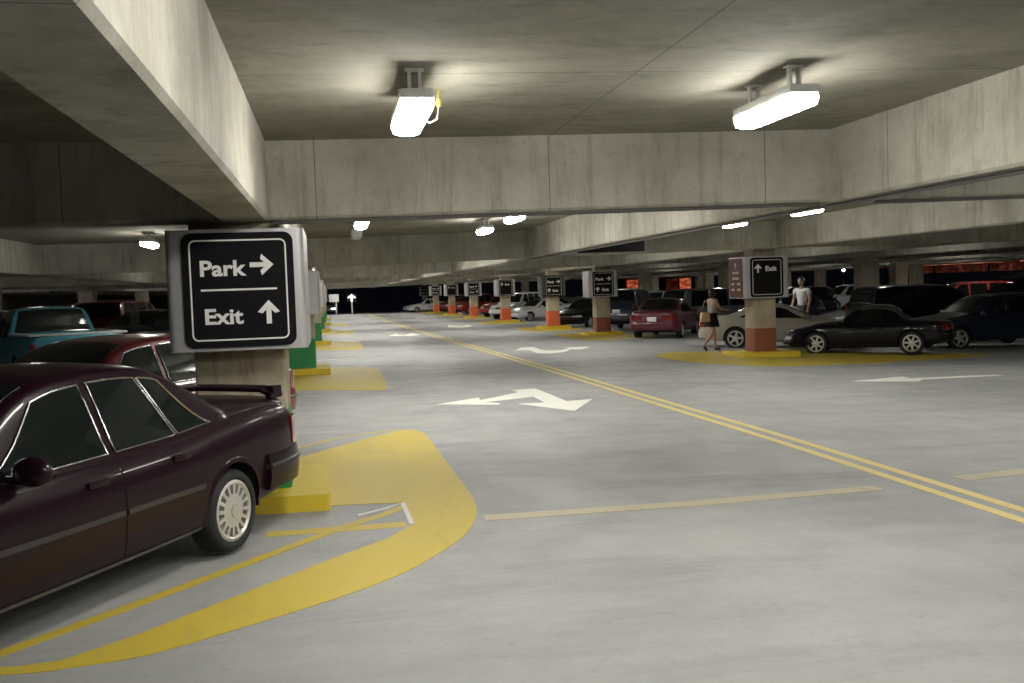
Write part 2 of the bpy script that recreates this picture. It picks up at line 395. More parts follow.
mark('painted_arrow', [(8.35, 15.17), (9.72, 15.85), (9.62, 15.48), (11.5, 15.85), (11.5, 15.62), (9.68, 15.22), (9.42, 14.9)], WHI,
     'long white straight arrow on the floor in front of the black roadster', cat='painted arrow')
mark('painted_arrow', [(2.15, 40.0), (2.7, 42.4), (2.6, 41.2), (2.9, 40.9), (3.3, 42.4), (3.5, 40.3), (3.0, 39.3)], WHI,
     'small distant white arrow on the left lane beyond the forked arrow', cat='painted arrow')
mark('painted_arrow', [(5.6, 49), (6.0, 52.5), (6.5, 51.0), (7.1, 52.2), (6.9, 49.5), (6.3, 48)], WHI,
     'distant white arrow on the right lane beside the orange-banded columns', cat='painted arrow')

# ------------------------------------------------------------------ light fixtures
def fixture(x, y, label, on=True, group='fluorescent ceiling fixtures'):
    zc = 2.76+cz(x)
    t = thing('ceiling_light', label, 'light', (x, y, zc), 0, group)
    bm = bmesh.new(); box(bm, -.088, .088, -.40, .40, -.175, -.125, bev=.008); obj('housing', bm, HOUSING, t)
    bm = bmesh.new()
    prof = [(-.086, -.176), (-.09, -.20), (-.075, -.238), (-.03, -.25), (.03, -.25), (.075, -.238), (.09, -.20), (.086, -.176)]
    M = Matrix(((1, 0, 0, 0), (0, 0, 1, 0), (0, 1, 0, 0), (0, 0, 0, 1)))
    prism(bm, prof, -.385, .385, M); obj('diffuser', bm, LENS if on else LENSOFF, t, sharp=50)
    for s in (-.27, .27):
        bm = bmesh.new(); box(bm, -.035, -.02, s-.02, s+.02, -.126, 0); box(bm, .02, .035, s-.02, s+.02, -.126, 0); box(bm, -.05, .05, s-.03, s+.03, -.01, -.001); obj('bracket', bm, HOUSING, t)
    return t
def place_desc(x, y): return 'over bay at %d' % y
fix = []
f1 = fixture(.48, 5.60, 'bright ceiling light with a yellow-capped cable, over the left lane above the forked arrow')
bm = bmesh.new(); tube(bm, [(.08, .28, -.15), (.13, .28, -.19), (.17, .27, -.17), (.185, .26, -.09)], .006, 6); obj('cable', bm, HOUSING, f1)
bm = bmesh.new(); lathe(bm, [(.0, -.10), (.016, -.10), (.016, -.055), (.010, -.05), (.010, 0), (0, 0)], .185, .26, 0, 'Z', 12); obj('junction_cap', bm, plain('brass_cap', (.45, .36, .10), .5), f1)
f2 = fixture(2.62, 5.60, 'bright ceiling light close by the right-hand lane, nearer the wide bright beam')
fixture(.48, 2.65, 'ceiling light cut off by the top edge of the photo')
fixture(2.62, 2.65, 'ceiling light out over the near right of the aisle')
fixture(.46, 11.3, 'ceiling light hidden behind the near cross beam, above the left lane')
fixture(2.62, 11.3, 'ceiling light hidden behind the near cross beam, beside the middle beam')
fixture(.46, 14.2, 'lit ceiling light beyond the first cross beam, above the left lane')
fixture(.46, 16.9, 'unlit ceiling light just behind the lit one above the left lane', False)
fixture(2.62, 14.1, 'lit ceiling light by the middle beam, nearer of two beyond the cross beam')
fixture(2.62, 16.9, 'lit ceiling light by the middle beam, farther of two beyond the cross beam')
fixture(7.45, 14.8, 'long lit ceiling light, nearer of two above the black roadster')
fixture(7.5, 17.8, 'lit ceiling light above the nearest brown-banded column, farther of two')
fixture(-3.0, 17.9, 'lit ceiling light left of the large Park and Exit sign')
fixture(7.15, 2.8, 'ceiling light over the near right bay'); fixture(7.15, 5.7, 'ceiling light over the right bay before the first cross beam'); fixture(7.15, 9.4, 'added fill light hidden above the middle beam'); fixture(7.45, 12.0, 'added fill light over the right bay beyond the first cross beam')  # last two are unseen fixtures, added to brighten the dark floor band
for x in (.48, 2.62, 7.15):
    for y in (-9.5, -4.0):
        if x < 3 and y > -5: continue
        fixture(x, y, 'ceiling light over the aisle behind the camera')
for k in range(6):
    y0 = 27.4+13.3*k
    for x in (.46, 2.62, 7.15):
        for dy in (-2.8, 0, 2.8): fixture(x, y0+dy, 'small distant lit ceiling light over the main aisle', group='distant ceiling lights over the aisle')
for k in range(7):
    y0 = 14.2+13.3*k
    for x in (12.4, 17.2, 26.5, 31.2, 36):
        if x > 20 and k < 1: continue
        fixture(x, y0+1.4, 'small distant lit ceiling light over the parked cars on the right', group='distant ceiling lights over the right side')
for x, y in ((-8.2, 30), (-3.0, 44), (-8.2, 58), (-3, 72), (-13, 44), (-3, 31), (-8.2,13)): fixture(x, y, 'dim distant ceiling light over the parked cars on the left', group='distant ceiling lights over the left side')
fixture(12.4, 3.5, 'ceiling light over the bay at the near right'); fixture(17.2, 3.5, 'ceiling light over the outer bay at the near right')

# conduits below the beams
for nm, pts in (('conduit', [(4.21, Y0+.2, 2.214), (4.21, Y1-.2, 2.214)]), ('conduit', [(4.5, 7.72, 2.222), (9.7, 7.72, 2.294)]), ('conduit', [(-.4, 7.72, 2.154), (4.0, 7.72, 2.214)])):
    bm = bmesh.new(); tube(bm, pts, .016, 8); tag(obj(nm, bm, PIPE), 'grey conduit run fixed under the %s' % ('long middle beam' if pts[0][0] == 4.21 else ('cross beam to the right of the middle beam' if pts[0][0] == 4.5 else 'near cross beam beside the big sign')), 'pipe')
# ------------------------------------------------------------------ signs
def arrow_poly(ang, s):
    P = [(-.105, -.5), (.105, -.5), (.105, .10), (.26, -.06), (.46, .0), (0, .5), (-.46, .0), (-.26, -.06), (-.105, .10)]
    c, n = math.cos(R(ang)), math.sin(R(ang))
    return [((x*c-y*n)*s, (x*n+y*c)*s) for x, y in P]
FRONT = lambda x, y, z: Matrix(((1, 0, 0, x), (0, 0, -1, y), (0, 1, 0, z), (0, 0, 0, 1)))   # local xy -> world xz, local z -> -y
LEFTF = lambda x, y, z: Matrix(((0, 0, -1, x), (-1, 0, 0, y), (0, 1, 0, z), (0, 0, 0, 1)))
RIGHTF = lambda x, y, z: Matrix(((0, 0, 1, x), (1, 0, 0, y), (0, 1, 0, z), (0, 0, 0, 1)))
def sign(cx, cy, style, label, w=1.09, d=1.15, z0=1.22, z1=2.10, brown=False, alu=ALU, group=None, fw=.865, fx=0):
    t = thing('directional_sign', label, 'sign', (cx, cy, 0), 0, group)
    bm = bmesh.new()
    ringprism(bm, rrect(w, d, .05, 4), rrect(.74, .70, .02, 4), z0, z1, Matrix()); obj('sign_box', bm, alu, t)
    zc = (z0+z1)/2; h = z1-z0-.05
    Mx = FRONT(fx, -d/2-.001, zc)
    bm = bmesh.new(); prism(bm, rrect(fw, h, .07, 6), 0, .014, Mx); face = obj('sign_face', bm, SBLACK, t)
    bm = bmesh.new(); ringprism(bm, rrect(fw-.10, h-.10, .045, 6), rrect(fw-.122, h-.122, .034, 6), .0135, .018, Mx); obj('border', bm, SWHITE, face)
    def T(s, u, v, cap): # u from left, v baseline from top
        bm = bmesh.new(); text_into(bm, s, cap/.69, Mx @ Matrix.Translation((-fw/2+u*fw, h/2-v*h, .0165)) @ Matrix.Diagonal((1.13, 1, 1, 1)), .002, .028); obj('lettering', bm, SWHITE, face)
    def A(ang, u, v, s):
        bm = bmesh.new(); prism(bm, [(x-fw/2+u*fw, y+h/2-v*h) for x, y in arrow_poly(ang, s)], .0135, .0185, Mx); obj('arrow', bm, SWHITE, face, smooth=False)
    def Ln(u0, u1, v):
        bm = bmesh.new(); a, b = -fw/2+u0*fw, -fw/2+u1*fw; y = h/2-v*h
        prism(bm, [(a, y-.007), (b, y-.007), (b, y+.007), (a, y+.007)], .0135, .018, Mx); obj('divider', bm, SWHITE, face, smooth=False)
    cap = .107
    if style == 'PE': T('Park', .158, .372, cap); A(-90, .71, .285, .168); Ln(.158, .84, .497); T('Exit', .184, .792, cap); A(0, .757, .70, .172)
    if style == 'PE2': T('Park', .15, .36, cap*.95); A(-90, .76, .29, .19); Ln(.14, .86, .5); A(0, .23, .72, .19); T('Exit', .44, .79, cap*.95)
    if style == 'E': A(0, .23, .27, .20); T('Exit', .46, .34, cap)
    if brown:
        Lx = LEFTF(-w/2+.001, 0, zc)
        bm = bmesh.new(); prism(bm, rrect(d-.16, h+.01, .03, 4), 0, .012, Lx); fb = obj('side_panel', bm, SBROWN, t)
        bm = bmesh.new(); prism(bm, [(x, y+.28) for x, y in arrow_poly(0, .17)], .0115, .016, Lx)
        for k, (n, vv) in enumerate(((1, .12), (1, -.01), (2, -.14), (2, -.27))):
            for q in range(n):
                cxx = 0 if n == 1 else (-.17+.34*q); ww = .19 if n == 1 else .09
                prism(bm, [(cxx-ww, vv-.025), (cxx+ww, vv-.025), (cxx+ww, vv+.025), (cxx-ww, vv+.025)], .0115, .015, Lx)
        obj('side_symbols', bm, plain('faded_lettering', (.5, .38, .34), .5), fb, smooth=False)
    return t
sign(-.672, 8.09, 'PE', 'large black Park and Exit sign in a silver box on the nearest green-banded column', w=.98, fx=.02, fw=.785)
for i, (x, y) in enumerate(LCOL[1:5]):
    sign(x-.02, y, 'E', 'silver sign box on the %s green-banded column, mostly hidden by the big sign' % ordn[i+1], w=.98, fw=.66, fx=-.10)
st = ['E', 'PE2', 'PE2', 'E', 'PE', 'E', 'PE2', 'PE']
lab = ['black Exit sign with a brown side panel, on the nearest brown-banded column',
       'black Park and Exit sign on the second brown-banded column',
       'dark-framed black sign on the nearest orange-banded column', 'black Exit sign on the second orange-banded column, beside the white sedan',
       'small black sign on the third orange-banded column', 'small black sign on the fourth orange-banded column',
       'small black sign on the fifth orange-banded column', 'tiny black sign on the farthest orange-banded column']
DBOX = plain('dark_sign_box', (.05, .045, .045), .5)
for i, (x, y) in enumerate(RCOL):
    sign(x-.03, y, st[i], lab[i], w=1.10, d=.92, z0=1.20, z1=2.15, brown=(i == 0), alu=DBOX if i == 2 else ALU, fw=.80)
# ------------------------------------------------------------------ cars
def pchip(T):
    X = [t[0] for t in T]; Y = [t[1] for t in T]; n = len(T)
    h = [X[i+1]-X[i] for i in range(n-1)]; dl = [(Y[i+1]-Y[i])/h[i] for i in range(n-1)]
    m = [dl[0]]+[0 if dl[i-1]*dl[i] <= 0 else 2*dl[i-1]*dl[i]/(dl[i-1]+dl[i]) for i in range(1, n-1)]+[dl[-1]]
    def f(x):
        if x <= X[0]: return Y[0]
        if x >= X[-1]: return Y[-1]
        i = 0
        while x > X[i+1]: i += 1
        t = (x-X[i])/h[i]; t2, t3 = t*t, t*t*t
        return (2*t3-3*t2+1)*Y[i]+(t3-2*t2+t)*h[i]*m[i]+(-2*t3+3*t2)*Y[i+1]+(t3-t2)*h[i]*m[i+1]
    return f
KINDS = {}
def kind(name, **k): KINDS[name] = k
kind('sedan', L=4.69, axles=(.93, 3.65), wr=.282, arch=.325,
     top=[(0, .60), (.04, .66), (.5, .765), (1.0, .85), (1.38, .90), (1.7, 1.09), (2.05, 1.29), (2.3, 1.345), (2.7, 1.365), (3.05, 1.34), (3.25, 1.27), (3.5, 1.13), (3.74, 1.0), (4.2, .975), (4.58, .965), (4.66, .93), (4.69, .87)],
     belt=[(0, .56), (.5, .69), (1.3, .795), (2.0, .82), (3.0, .845), (3.6, .885), (4.2, .92), (4.4, .92), (4.69, .83)],
     bot=[(0, .30), (.2, .20), (1.5, .19), (3.2, .20), (4.2, .25), (4.69, .34)],
     wid=[(0, .66), (.06, .74), (.3, .81), (.9, .84), (2.3, .855), (3.7, .845), (4.3, .82), (4.6, .76), (4.66, .72), (4.69, .66)],
     crown=[(0, .02), (1.35, .03), (2.2, .055), (3.0, .055), (3.8, .03), (4.69, .02)], roofw=.60, roofz=1.30, sh=.055,
     ws=(1.42, 2.12), rw=(3.10, 3.70), doors=((1.36, 2.51), (2.53, 3.36)),
     wins=((1.56, 2.08, 2.49, 2.455), (2.56, 2.525, 3.12, 2.93), (3.145, 2.955, 3.50, 3.14)), head=(.50, .60), tail=(.60, .82), bump=(.33, .54), rbump=(.33, .60), mirror=1.80)
kind('coupe', L=4.75, axles=(.95, 3.68), wr=.32, arch=.36,
     top=[(0, .55), (.05, .63), (.5, .75), (1.0, .83), (1.45, .91), (1.8, 1.08), (2.2, 1.25), (2.5, 1.31), (2.9, 1.31), (3.3, 1.24), (3.7, 1.10), (4.05, .99), (4.4, .97), (4.66, .95), (4.75, .86)],
     belt=[(0, .52), (.5, .68), (1.3, .82), (2.0, .86), (3.0, .88), (3.8, .92), (4.5, .92), (4.75, .82)],
     bot=[(0, .28), (.2, .19), (1.5, .18), (3.2, .19), (4.2, .25), (4.75, .36)],
     wid=[(0, .60), (.08, .72), (.35, .83), (1.0, .88), (2.4, .885), (3.7, .885), (4.4, .83), (4.68, .74), (4.75, .64)],
     crown=[(0, .02), (1.35, .03), (2.3, .06), (3.2, .06), (4.0, .03), (4.75, .02)], roofw=.60, roofz=1.25, sh=.06,
     ws=(1.5, 2.28), rw=(3.22, 3.95), doors=((1.42, 2.85),),
     wins=((1.62, 2.2, 2.80, 2.74), (2.86, 2.80, 3.6, 3.15)), head=(.50, .62), tail=(.66, .84), bump=(.28, .50), rbump=(.34, .60), mirror=1.75)
kind('roadster', L=3.97, axles=(.80, 3.065), wr=.29, arch=.33,
     top=[(0, .52), (.05, .60), (.4, .70), (.9, .79), (1.3, .83), (1.38, .86), (1.72, 1.13), (1.9, 1.20), (2.2, 1.23), (2.5, 1.215), (2.72, 1.13), (2.90, .95), (3.02, .87), (3.5, .85), (3.85, .81), (3.94, .77), (3.97, .70)],
     belt=[(0, .49), (.4, .64), (.8, .75), (1.3, .765), (2.0, .755), (2.6, .775), (3.1, .80), (3.6, .80), (3.97, .68)],
     bot=[(0, .28), (.2, .18), (1.2, .17), (2.8, .18), (3.5, .24), (3.97, .34)],
     wid=[(0, .52), (.06, .64), (.3, .77), (.8, .83), (1.5, .81), (2.2, .81), (3.05, .84), (3.6, .79), (3.9, .66), (3.97, .55)],
     crown=[(0, .02), (1.3, .03), (1.9, .05), (2.6, .05), (3.0, .03), (3.97, .03)], roofw=.50, roofz=1.17, sh=.07,
     ws=(1.40, 1.82), rw=(2.60, 2.92), doors=((1.42, 2.42),),
     wins=((1.50, 1.82, 2.42, 2.36),), head=(.40, .50), tail=(.58, .72), bump=(.26, .42), rbump=(.32, .52), mirror=1.5, soft=(1.86, 2.95))
kind('suv', L=4.85, axles=(.92, 3.75), wr=.36, arch=.40,
     top=[(0, .82), (.05, .90), (.5, 1.0), (1.0, 1.05), (1.3, 1.10), (1.6, 1.36), (1.95, 1.64), (2.2, 1.73), (2.8, 1.77), (4.0, 1.77), (4.45, 1.74), (4.6, 1.62), (4.72, 1.25), (4.80, 1.05), (4.85, .88)],
     belt=[(0, .74), (.5, .90), (1.3, 1.0), (2.0, 1.02), (3.0, 1.03), (4.2, 1.05), (4.7, 1.02), (4.85, .84)],
     bot=[(0, .42), (.2, .32), (1.5, .30), (3.2, .30), (4.2, .34), (4.85, .46)],
     wid=[(0, .74), (.06, .82), (.3, .88), (.9, .91), (2.3, .92), (3.8, .92), (4.5, .90), (4.75, .86), (4.82, .80), (4.85, .74)],
     crown=[(0, .02), (1.3, .03), (2.2, .05), (4.4, .05), (4.85, .03)], roofw=.70, roofz=1.72, sh=.05,
     ws=(1.36, 2.02), rw=(4.52, 4.72), doors=((1.36, 2.52), (2.55, 3.42)),
     wins=((1.50, 2.02, 2.47, 2.44), (2.55, 2.55, 3.38, 3.34), (3.47, 3.44, 4.45, 4.32)), head=(.70, .84), tail=(.85, 1.2), bump=(.44, .64), rbump=(.46, .68), mirror=1.62)
kind('wagon', L=4.45, axles=(.88, 3.45), wr=.31, arch=.35,
     top=[(0, .68), (.05, .75), (.5, .86), (1.0, .93), (1.25, .98), (1.55, 1.18), (1.9, 1.38), (2.15, 1.45), (2.8, 1.48), (3.7, 1.46), (4.0, 1.41), (4.2, 1.20), (4.36, 1.0), (4.42, .93), (4.45, .84)],
     belt=[(0, .62), (.5, .78), (1.3, .88), (2.0, .90), (3.0, .91), (4.0, .94), (4.45, .80)],
     bot=[(0, .34), (.2, .24), (1.5, .22), (3.2, .23), (3.9, .28), (4.45, .40)],
     wid=[(0, .66), (.06, .75), (.3, .82), (.9, .86), (2.3, .865), (3.6, .86), (4.1, .84), (4.35, .78), (4.42, .74), (4.45, .68)],
     crown=[(0, .02), (1.3, .03), (2.2, .05), (3.8, .05), (4.45, .03)], roofw=.62, roofz=1.42, sh=.05,
     ws=(1.30, 1.98), rw=(4.04, 4.32), doors=((1.30, 2.36), (2.39, 3.2)),
     wins=((1.42, 1.98, 2.32, 2.29), (2.40, 2.38, 3.15, 3.12), (3.22, 3.20, 4.0, 3.85)), head=(.58, .70), tail=(.70, .95), bump=(.36, .54), rbump=(.38, .60), mirror=1.52)
kind('pickup', L=5.2, axles=(.92, 4.05), wr=.35, arch=.39,
     top=[(0, .82), (.05, .90), (.5, .98), (1.0, 1.02), (1.4, 1.06), (1.7, 1.30), (2.0, 1.52), (2.2, 1.60), (2.6, 1.63), (2.98, 1.60), (3.05, 1.54), (3.20, 1.14), (3.26, 1.12), (5.1, 1.12), (5.17, 1.10), (5.2, 1.04)],
     belt=[(0, .74), (.5, .88), (1.3, .97), (2.0, 1.0), (3.3, 1.02), (4.5, 1.04), (5.2, 1.0)],
     bot=[(0, .42), (.2, .34), (1.5, .32), (3.4, .34), (5.2, .46)],
     wid=[(0, .74), (.06, .82), (.3, .87), (.9, .90), (2.3, .90), (3.8, .90), (5.0, .89), (5.15, .87), (5.2, .84)],
     crown=[(0, .02), (1.4, .03), (2.2, .05), (3.0, .05), (3.4, .02), (5.2, .02)], roofw=.66, roofz=1.56, sh=.04,
     ws=(1.46, 2.08), rw=(3.02, 3.20), doors=((1.45, 2.6),), bed=(3.4, 5.08),
     wins=((1.56, 2.02, 2.55, 2.52), (2.66, 2.64, 3.04, 2.94)), head=(.66, .82), tail=(.72, .98), bump=(.44, .62), rbump=(.42, .58), mirror=1.66)

class Shape:
    def __init__(s, k, hi):
        s.k = k; s.hi = hi
        for n in ('top', 'belt', 'bot', 'wid', 'crown'): setattr(s, n, pchip(k[n]))
        s.cache = {}
    def we(s, x, z):
        k = s.k; w = s.wid(x)-k['sh']; zs = s.belt(x)
        t = max(0, min(1.15, (z-zs)/(k['roofz']-zs)))
        return w-.035-(w-.035-k['roofw'])*t
    def ze(s, x): return max(s.top(x)-s.crown(x), s.belt(x)+.004)
    def sec(s, x):
        key = round(x, 5)
        if key in s.cache: return s.cache[key]
        k = s.k; zt, zb, w, zs = s.top(x), s.bot(x), s.wid(x), s.belt(x); ze = s.ze(x); zt = max(zt, ze+.002); H = zs-zb; we = s.we(x, ze)
        P = [(0, zb), (w*.80, zb), (w*.95, zb+.03), (w-.012, zb+.25*H), (w, zb+.55*H), (w-.008, zb+.80*H), (w-k['sh']*.6, zs-.02), (w-k['sh']-.03, zs+.002)]
        if ze > zs+.08:
            m = s.we(x, (zs+ze)/2); P += [(m+.006, (zs+ze)/2), (we+.004, ze-.02)]
        else: P += [(we*.6+.4*(w-k['sh']-.03), zs+.003), (we*.7+.3*(w-k['sh']-.03), (zs+ze)/2)]
        P += [(we*.94, ze+(zt-ze)*.30), (we*.70, zt-(zt-ze)*.30), (we*.38, zt-(zt-ze)*.06), (0, zt)]
        for _ in range(2 if s.hi else 1):
            Q = [P[0]]
            for a, b in zip(P, P[1:]):
                Q.append((a[0]*.75+b[0]*.25, a[1]*.75+b[1]*.25)); Q.append((a[0]*.25+b[0]*.75, a[1]*.25+b[1]*.75))
            Q.append(P[-1]); P = Q
        s.cache[key] = P; return P
    def side(s, x, z):
        P = s.sec(x)
        for a, b in zip(P[2:], P[3:]):
            if a[1] <= z <= b[1] and b[1] > a[1]:
                t = (z-a[1])/(b[1]-a[1]); return a[0]+(b[0]-a[0])*t
        return s.we(x, z) if z > P[2][1] else P[2][0]
    def topz(s, x, y):
        P = s.sec(x)
        for a, b in zip(P[::-1], P[::-1][1:]):
            if a[0] <= y <= b[0] and b[0] > a[0]:
                t = (y-a[0])/(b[0]-a[0]); return a[1]+(b[1]-a[1])*t
        return s.ze(x)

def shell_patch(bm, grid, nrm, mi=0, depth=.02):
    """grid of points (rows) lifted skin with a turned-in rim; nrm = inward vector"""
    V = [[bm.verts.new(p) for p in row] for row in grid]; fs = []
    for i in range(len(V)-1):
        for j in range(len(V[0])-1): fs.append(bm.faces.new((V[i][j], V[i+1][j], V[i+1][j+1], V[i][j+1])))
    loop = [V[i][0] for i in range(len(V))]+V[-1][1:]+[V[i][-1] for i in range(len(V)-2, -1, -1)]+V[0][-2:0:-1]
    low = [bm.verts.new(v.co+nrm*depth) for v in loop]; n = len(loop)
    for i in range(n): fs.append(bm.faces.new((loop[i], loop[(i+1) % n], low[(i+1) % n], low[i])))
    for f in fs: f.material_index = mi
    bmesh.ops.recalc_face_normals(bm, faces=fs)
    c = fs[len(V)//2].normal
    if fs[0].normal.dot(nrm) > 0: bmesh.ops.reverse_faces(bm, faces=fs)

def make_car(kn, paint, label, loc, rz, hi=False, group=None, spokes=(8, .03), gl=None, trim=None, name='car', cat='car', H=1.0, plate=True, spoiler=False, roofbag=False, extras=True, rim=None, s=1.0, lit=False):
    k = KINDS[kn]; S = Shape(k, hi); L = k['L']; G = gl or GLASS; trim = trim or PLAST; rimm = rim or ALLOY
    root = thing(name, label, cat, (loc[0], loc[1], fz(loc[0], loc[1])), rz, group)
    root.scale = (s, s, s)
    X = lambda x: L/2-x
    # body shell
    bm = bmesh.new(); n = 88 if hi else 46
    xs = sorted(set([round(L*i/n, 4) for i in range(n+1)]+[round(t[0], 4) for t in k['top']]+[.015, .03, L-.015, L-.03]))
    rings = []
    for x in xs:
        P = S.sec(x); ring = [bm.verts.new((X(x), y, z)) for y, z in P]+[bm.verts.new((X(x), -y, z)) for y, z in P[-2:0:-1]]
        rings.append(ring)
    for A, B in zip(rings, rings[1:]):
        m = len(A)
        for i in range(m): bm.faces.new((A[i], A[(i+1) % m], B[(i+1) % m], B[i]))
    bm.faces.new(rings[0]); bm.faces.new(rings[-1][::-1])
    bmesh.ops.recalc_face_normals(bm, faces=bm.faces)
    me = bpy.data.meshes.new('body'); bm.to_mesh(me); bm.free()
    tmp = bpy.data.objects.new('body_tmp', me); C.objects.link(tmp)
    cb = bmesh.new(); ra = k['arch']
    for ax in k['axles']:
        for sd in (-1, 1):
            w = S.wid(ax); bmesh.ops.create_cone(cb, cap_ends=True, segments=40, radius1=ra, radius2=ra, depth=.5,
                matrix=Matrix.Translation((X(ax), sd*(w+.25-.27), k['wr']+.01)) @ Matrix.Rotation(PI/2, 4, 'X'))
    if 'bed' in k:
        a, b = k['bed']; box(cb, X(b), X(a), -.74, .74, .62, 1.6)
    cme = bpy.data.meshes.new('cut'); cb.to_mesh(cme); cb.free(); cut = bpy.data.objects.new('cut', cme); C.objects.link(cut)
    md = tmp.modifiers.new('b', 'BOOLEAN'); md.operation = 'DIFFERENCE'; md.solver = 'EXACT'; md.object = cut
    dg = bpy.context.evaluated_depsgraph_get(); me2 = bpy.data.meshes.new_from_object(tmp.evaluated_get(dg))
    bpy.data.objects.remove(tmp); bpy.data.objects.remove(cut); bpy.data.meshes.remove(cme); bpy.data.meshes.remove(me)
    bm = bmesh.new(); bm.from_mesh(me2); bpy.data.meshes.remove(me2)
    for f in bm.faces:
        c = f.calc_center_median(); f.material_index = 0
        for ax in k['axles']:
            dx, dz = c.x-X(ax), c.z-k['wr']-.01; rr = math.hypot(dx, dz)
            if rr < ra+.004 and abs(c.y) > .3 and (f.normal.x*dx+f.normal.z*dz)/max(rr, .01) < -.5 or (rr < ra and abs(abs(f.normal.y)-1) < .02 and abs(c.y) < S.wid(ax)-.2): f.material_index = 1
        if c.z < S.bot(L/2-c.x)+.012 and f.normal.z < -.5: f.material_index = 1
    for f in bm.faces: f.smooth = True
    body = obj('body', bm, [paint, INTERIOR], root, sharp=28)
    # side panels
    def side_patch(bm, xl, xr, zb, zt, off, nu, nv, sd, mi=0, depth=.02):
        g = []
        for i in range(nu+1):
            row = []
            for j in range(nv+1):
                v = j/nv; a, b = xl(v), xr(v); x = a+(b-a)*i/nu; z = zb(x)+(zt(x)-zb(x))*v
                row.append(Vector((X(x), sd*(S.side(x, z)+off), z)))
            g.append(row)
        shell_patch(bm, g, Vector((0, -sd, 0)), mi, depth)
    q = 2 if hi else 1
    beltf = lambda x: S.belt(x)+.028; winz = lambda x: max(S.ze(x)-.045, S.belt(x)+.032)
    for sd in (1, -1):
        for a, b in k['doors']:
            bm = bmesh.new()
            zb = lambda x: S.bot(x)+.07; zt = lambda x: S.belt(x)-.012
            rear_ax = k['axles'][1]
            def xr(v, b=b):
                z = .26+v*(.87-.26); dz = z-k['wr']-.01
                if b > rear_ax-ra-.02 and abs(dz) < ra+.03: return min(b, rear_ax-math.sqrt(max(0, (ra+.03)**2-dz*dz)))
                return b
            side_patch(bm, lambda v: a-.006, lambda v: xr(v)+.006, lambda x: zb(x)-.006, lambda x: zt(x)+.004, .0015, 6*q, 5*q, sd, 1)
            side_patch(bm, lambda v: a, xr, zb, zt, .005, 6*q, 5*q, sd, 0)
            dn = 'door'
            dr = obj(dn, bm, [paint, INTERIOR], root, sharp=40)
            if extras:
                bm = bmesh.new(); xh = b-.20 if b < rear_ax-ra else b-.30; zh = S.belt(xh)-.10
                y = S.side(xh, zh); box(bm, X(xh)-.08, X(xh)+.08, min(sd*(y-.01), sd*(y+.028)), max(sd*(y-.01), sd*(y+.028)), zh-.018, zh+.018, bev=.006); obj('door_handle', bm, trim, dr)
        for wi, (xlb, xlt, xrb, xrt) in enumerate(k['wins']):
            bm = bmesh.new()
            side_patch(bm, lambda v: xlb+(xlt-xlb)*v, lambda v: xrb+(xrt-xrb)*v, beltf, winz, .005, 8*q, 4*q, sd)
            wo = obj('side_window', bm, G, root, sharp=50)
            if hi or kn == 'wagon':
                bm = bmesh.new(); lp = []
                def pt(x, z): return (X(x), sd*(S.side(x, z)+.008), z)
                N = 10
                bot = [pt(xlb+(xrb-xlb)*i/N, beltf(xlb+(xrb-xlb)*i/N)) for i in range(N+1)]
                top = [pt(xlt+(xrt-xlt)*i/N, winz(xlt+(xrt-xlt)*i/N)) for i in range(N+1)]
                segs = [top, bot]
                fr = []
                for i in range(1, 5):
                    v = i/5; x = xlb+(xlt-xlb)*v; fr.append(pt(x, beltf(x)+(winz(x)-beltf(x))*v))
                bk = []
                for i in range(1, 5):
                    v = i/5; x = xrb+(xrt-xrb)*v; bk.append(pt(x, beltf(x)+(winz(x)-beltf(x))*v))
                tube(bm, bot+bk+top[::-1]+fr[::-1], .0065, 6, closed=True)
                obj('window_trim', bm, CHROME if wi != 5 else trim, wo)
    # windscreen and rear window
    def top_patch(nm, x0, x1, inset, m):
        bm = bmesh.new(); g = []; nx, ny = 6*q, 8*q
        for i in range(nx+1):
            x = x0+(x1-x0)*i/nx; ye = S.we(x, S.ze(x))-inset; row = []
            for j in range(ny+1):
                y = -ye+2*ye*j/ny; row.append(Vector((X(x), y, S.topz(x, abs(y))+.006)))
            g.append(row)
        shell_patch(bm, g, Vector((0, 0, -1)), 0, .012); return obj(nm, bm, m, root, sharp=50)
    top_patch('windshield', k['ws'][0], k['ws'][1], .07, G); top_patch('rear_window', k['rw'][0], k['rw'][1], .09, G)
    if 'soft' in k:
        a, b = k['soft']; bm = bmesh.new(); g = []
        for i in range(25):
            x = a+(b-a)*i/24; P = [p for p in S.sec(x) if p[1] > S.ze(x)-.05 or False]; row = []
            P = S.sec(x); zc = max(S.ze(x)-.04, S.belt(x)+.03)
            Q = [(S.side(x, zc)+.008, zc)]+[(y+.004, z+.012) for y, z in P if z > zc+.01]
            # resample to a fixed count
            cum = [0]
            for p0, p1 in zip(Q, Q[1:]): cum.append(cum[-1]+math.dist(p0, p1))
            def at(s_):
                for i_ in range(len(Q)-1):
                    if cum[i_+1] >= s_-1e-9:
                        t = (s_-cum[i_])/max(1e-9, cum[i_+1]-cum[i_]); return (Q[i_][0]+(Q[i_+1][0]-Q[i_][0])*t, Q[i_][1]+(Q[i_+1][1]-Q[i_][1])*t)
                return Q[-1]
            half = [at(cum[-1]*j/10) for j in range(11)]
            half[-1] = (0, half[-1][1])
            row = [Vector((X(x), y, z)) for y, z in half]+[Vector((X(x), -y, z)) for y, z in half[-2::-1]]
            g.append(row)
        shell_patch(bm, g, Vector((0, 0, -1)), 0, .01); obj('soft_top', bm, SOFTTOP, root)
        bm = bmesh.new(); g = []
        for i in range(7):
            x = k['rw'][0]+.02+(k['rw'][1]-k['rw'][0]-.05)*i/6
            g.append([Vector((X(x), -.33+.66*j/8, S.topz(x, abs(-.33+.66*j/8))+.022)) for j in range(9)])
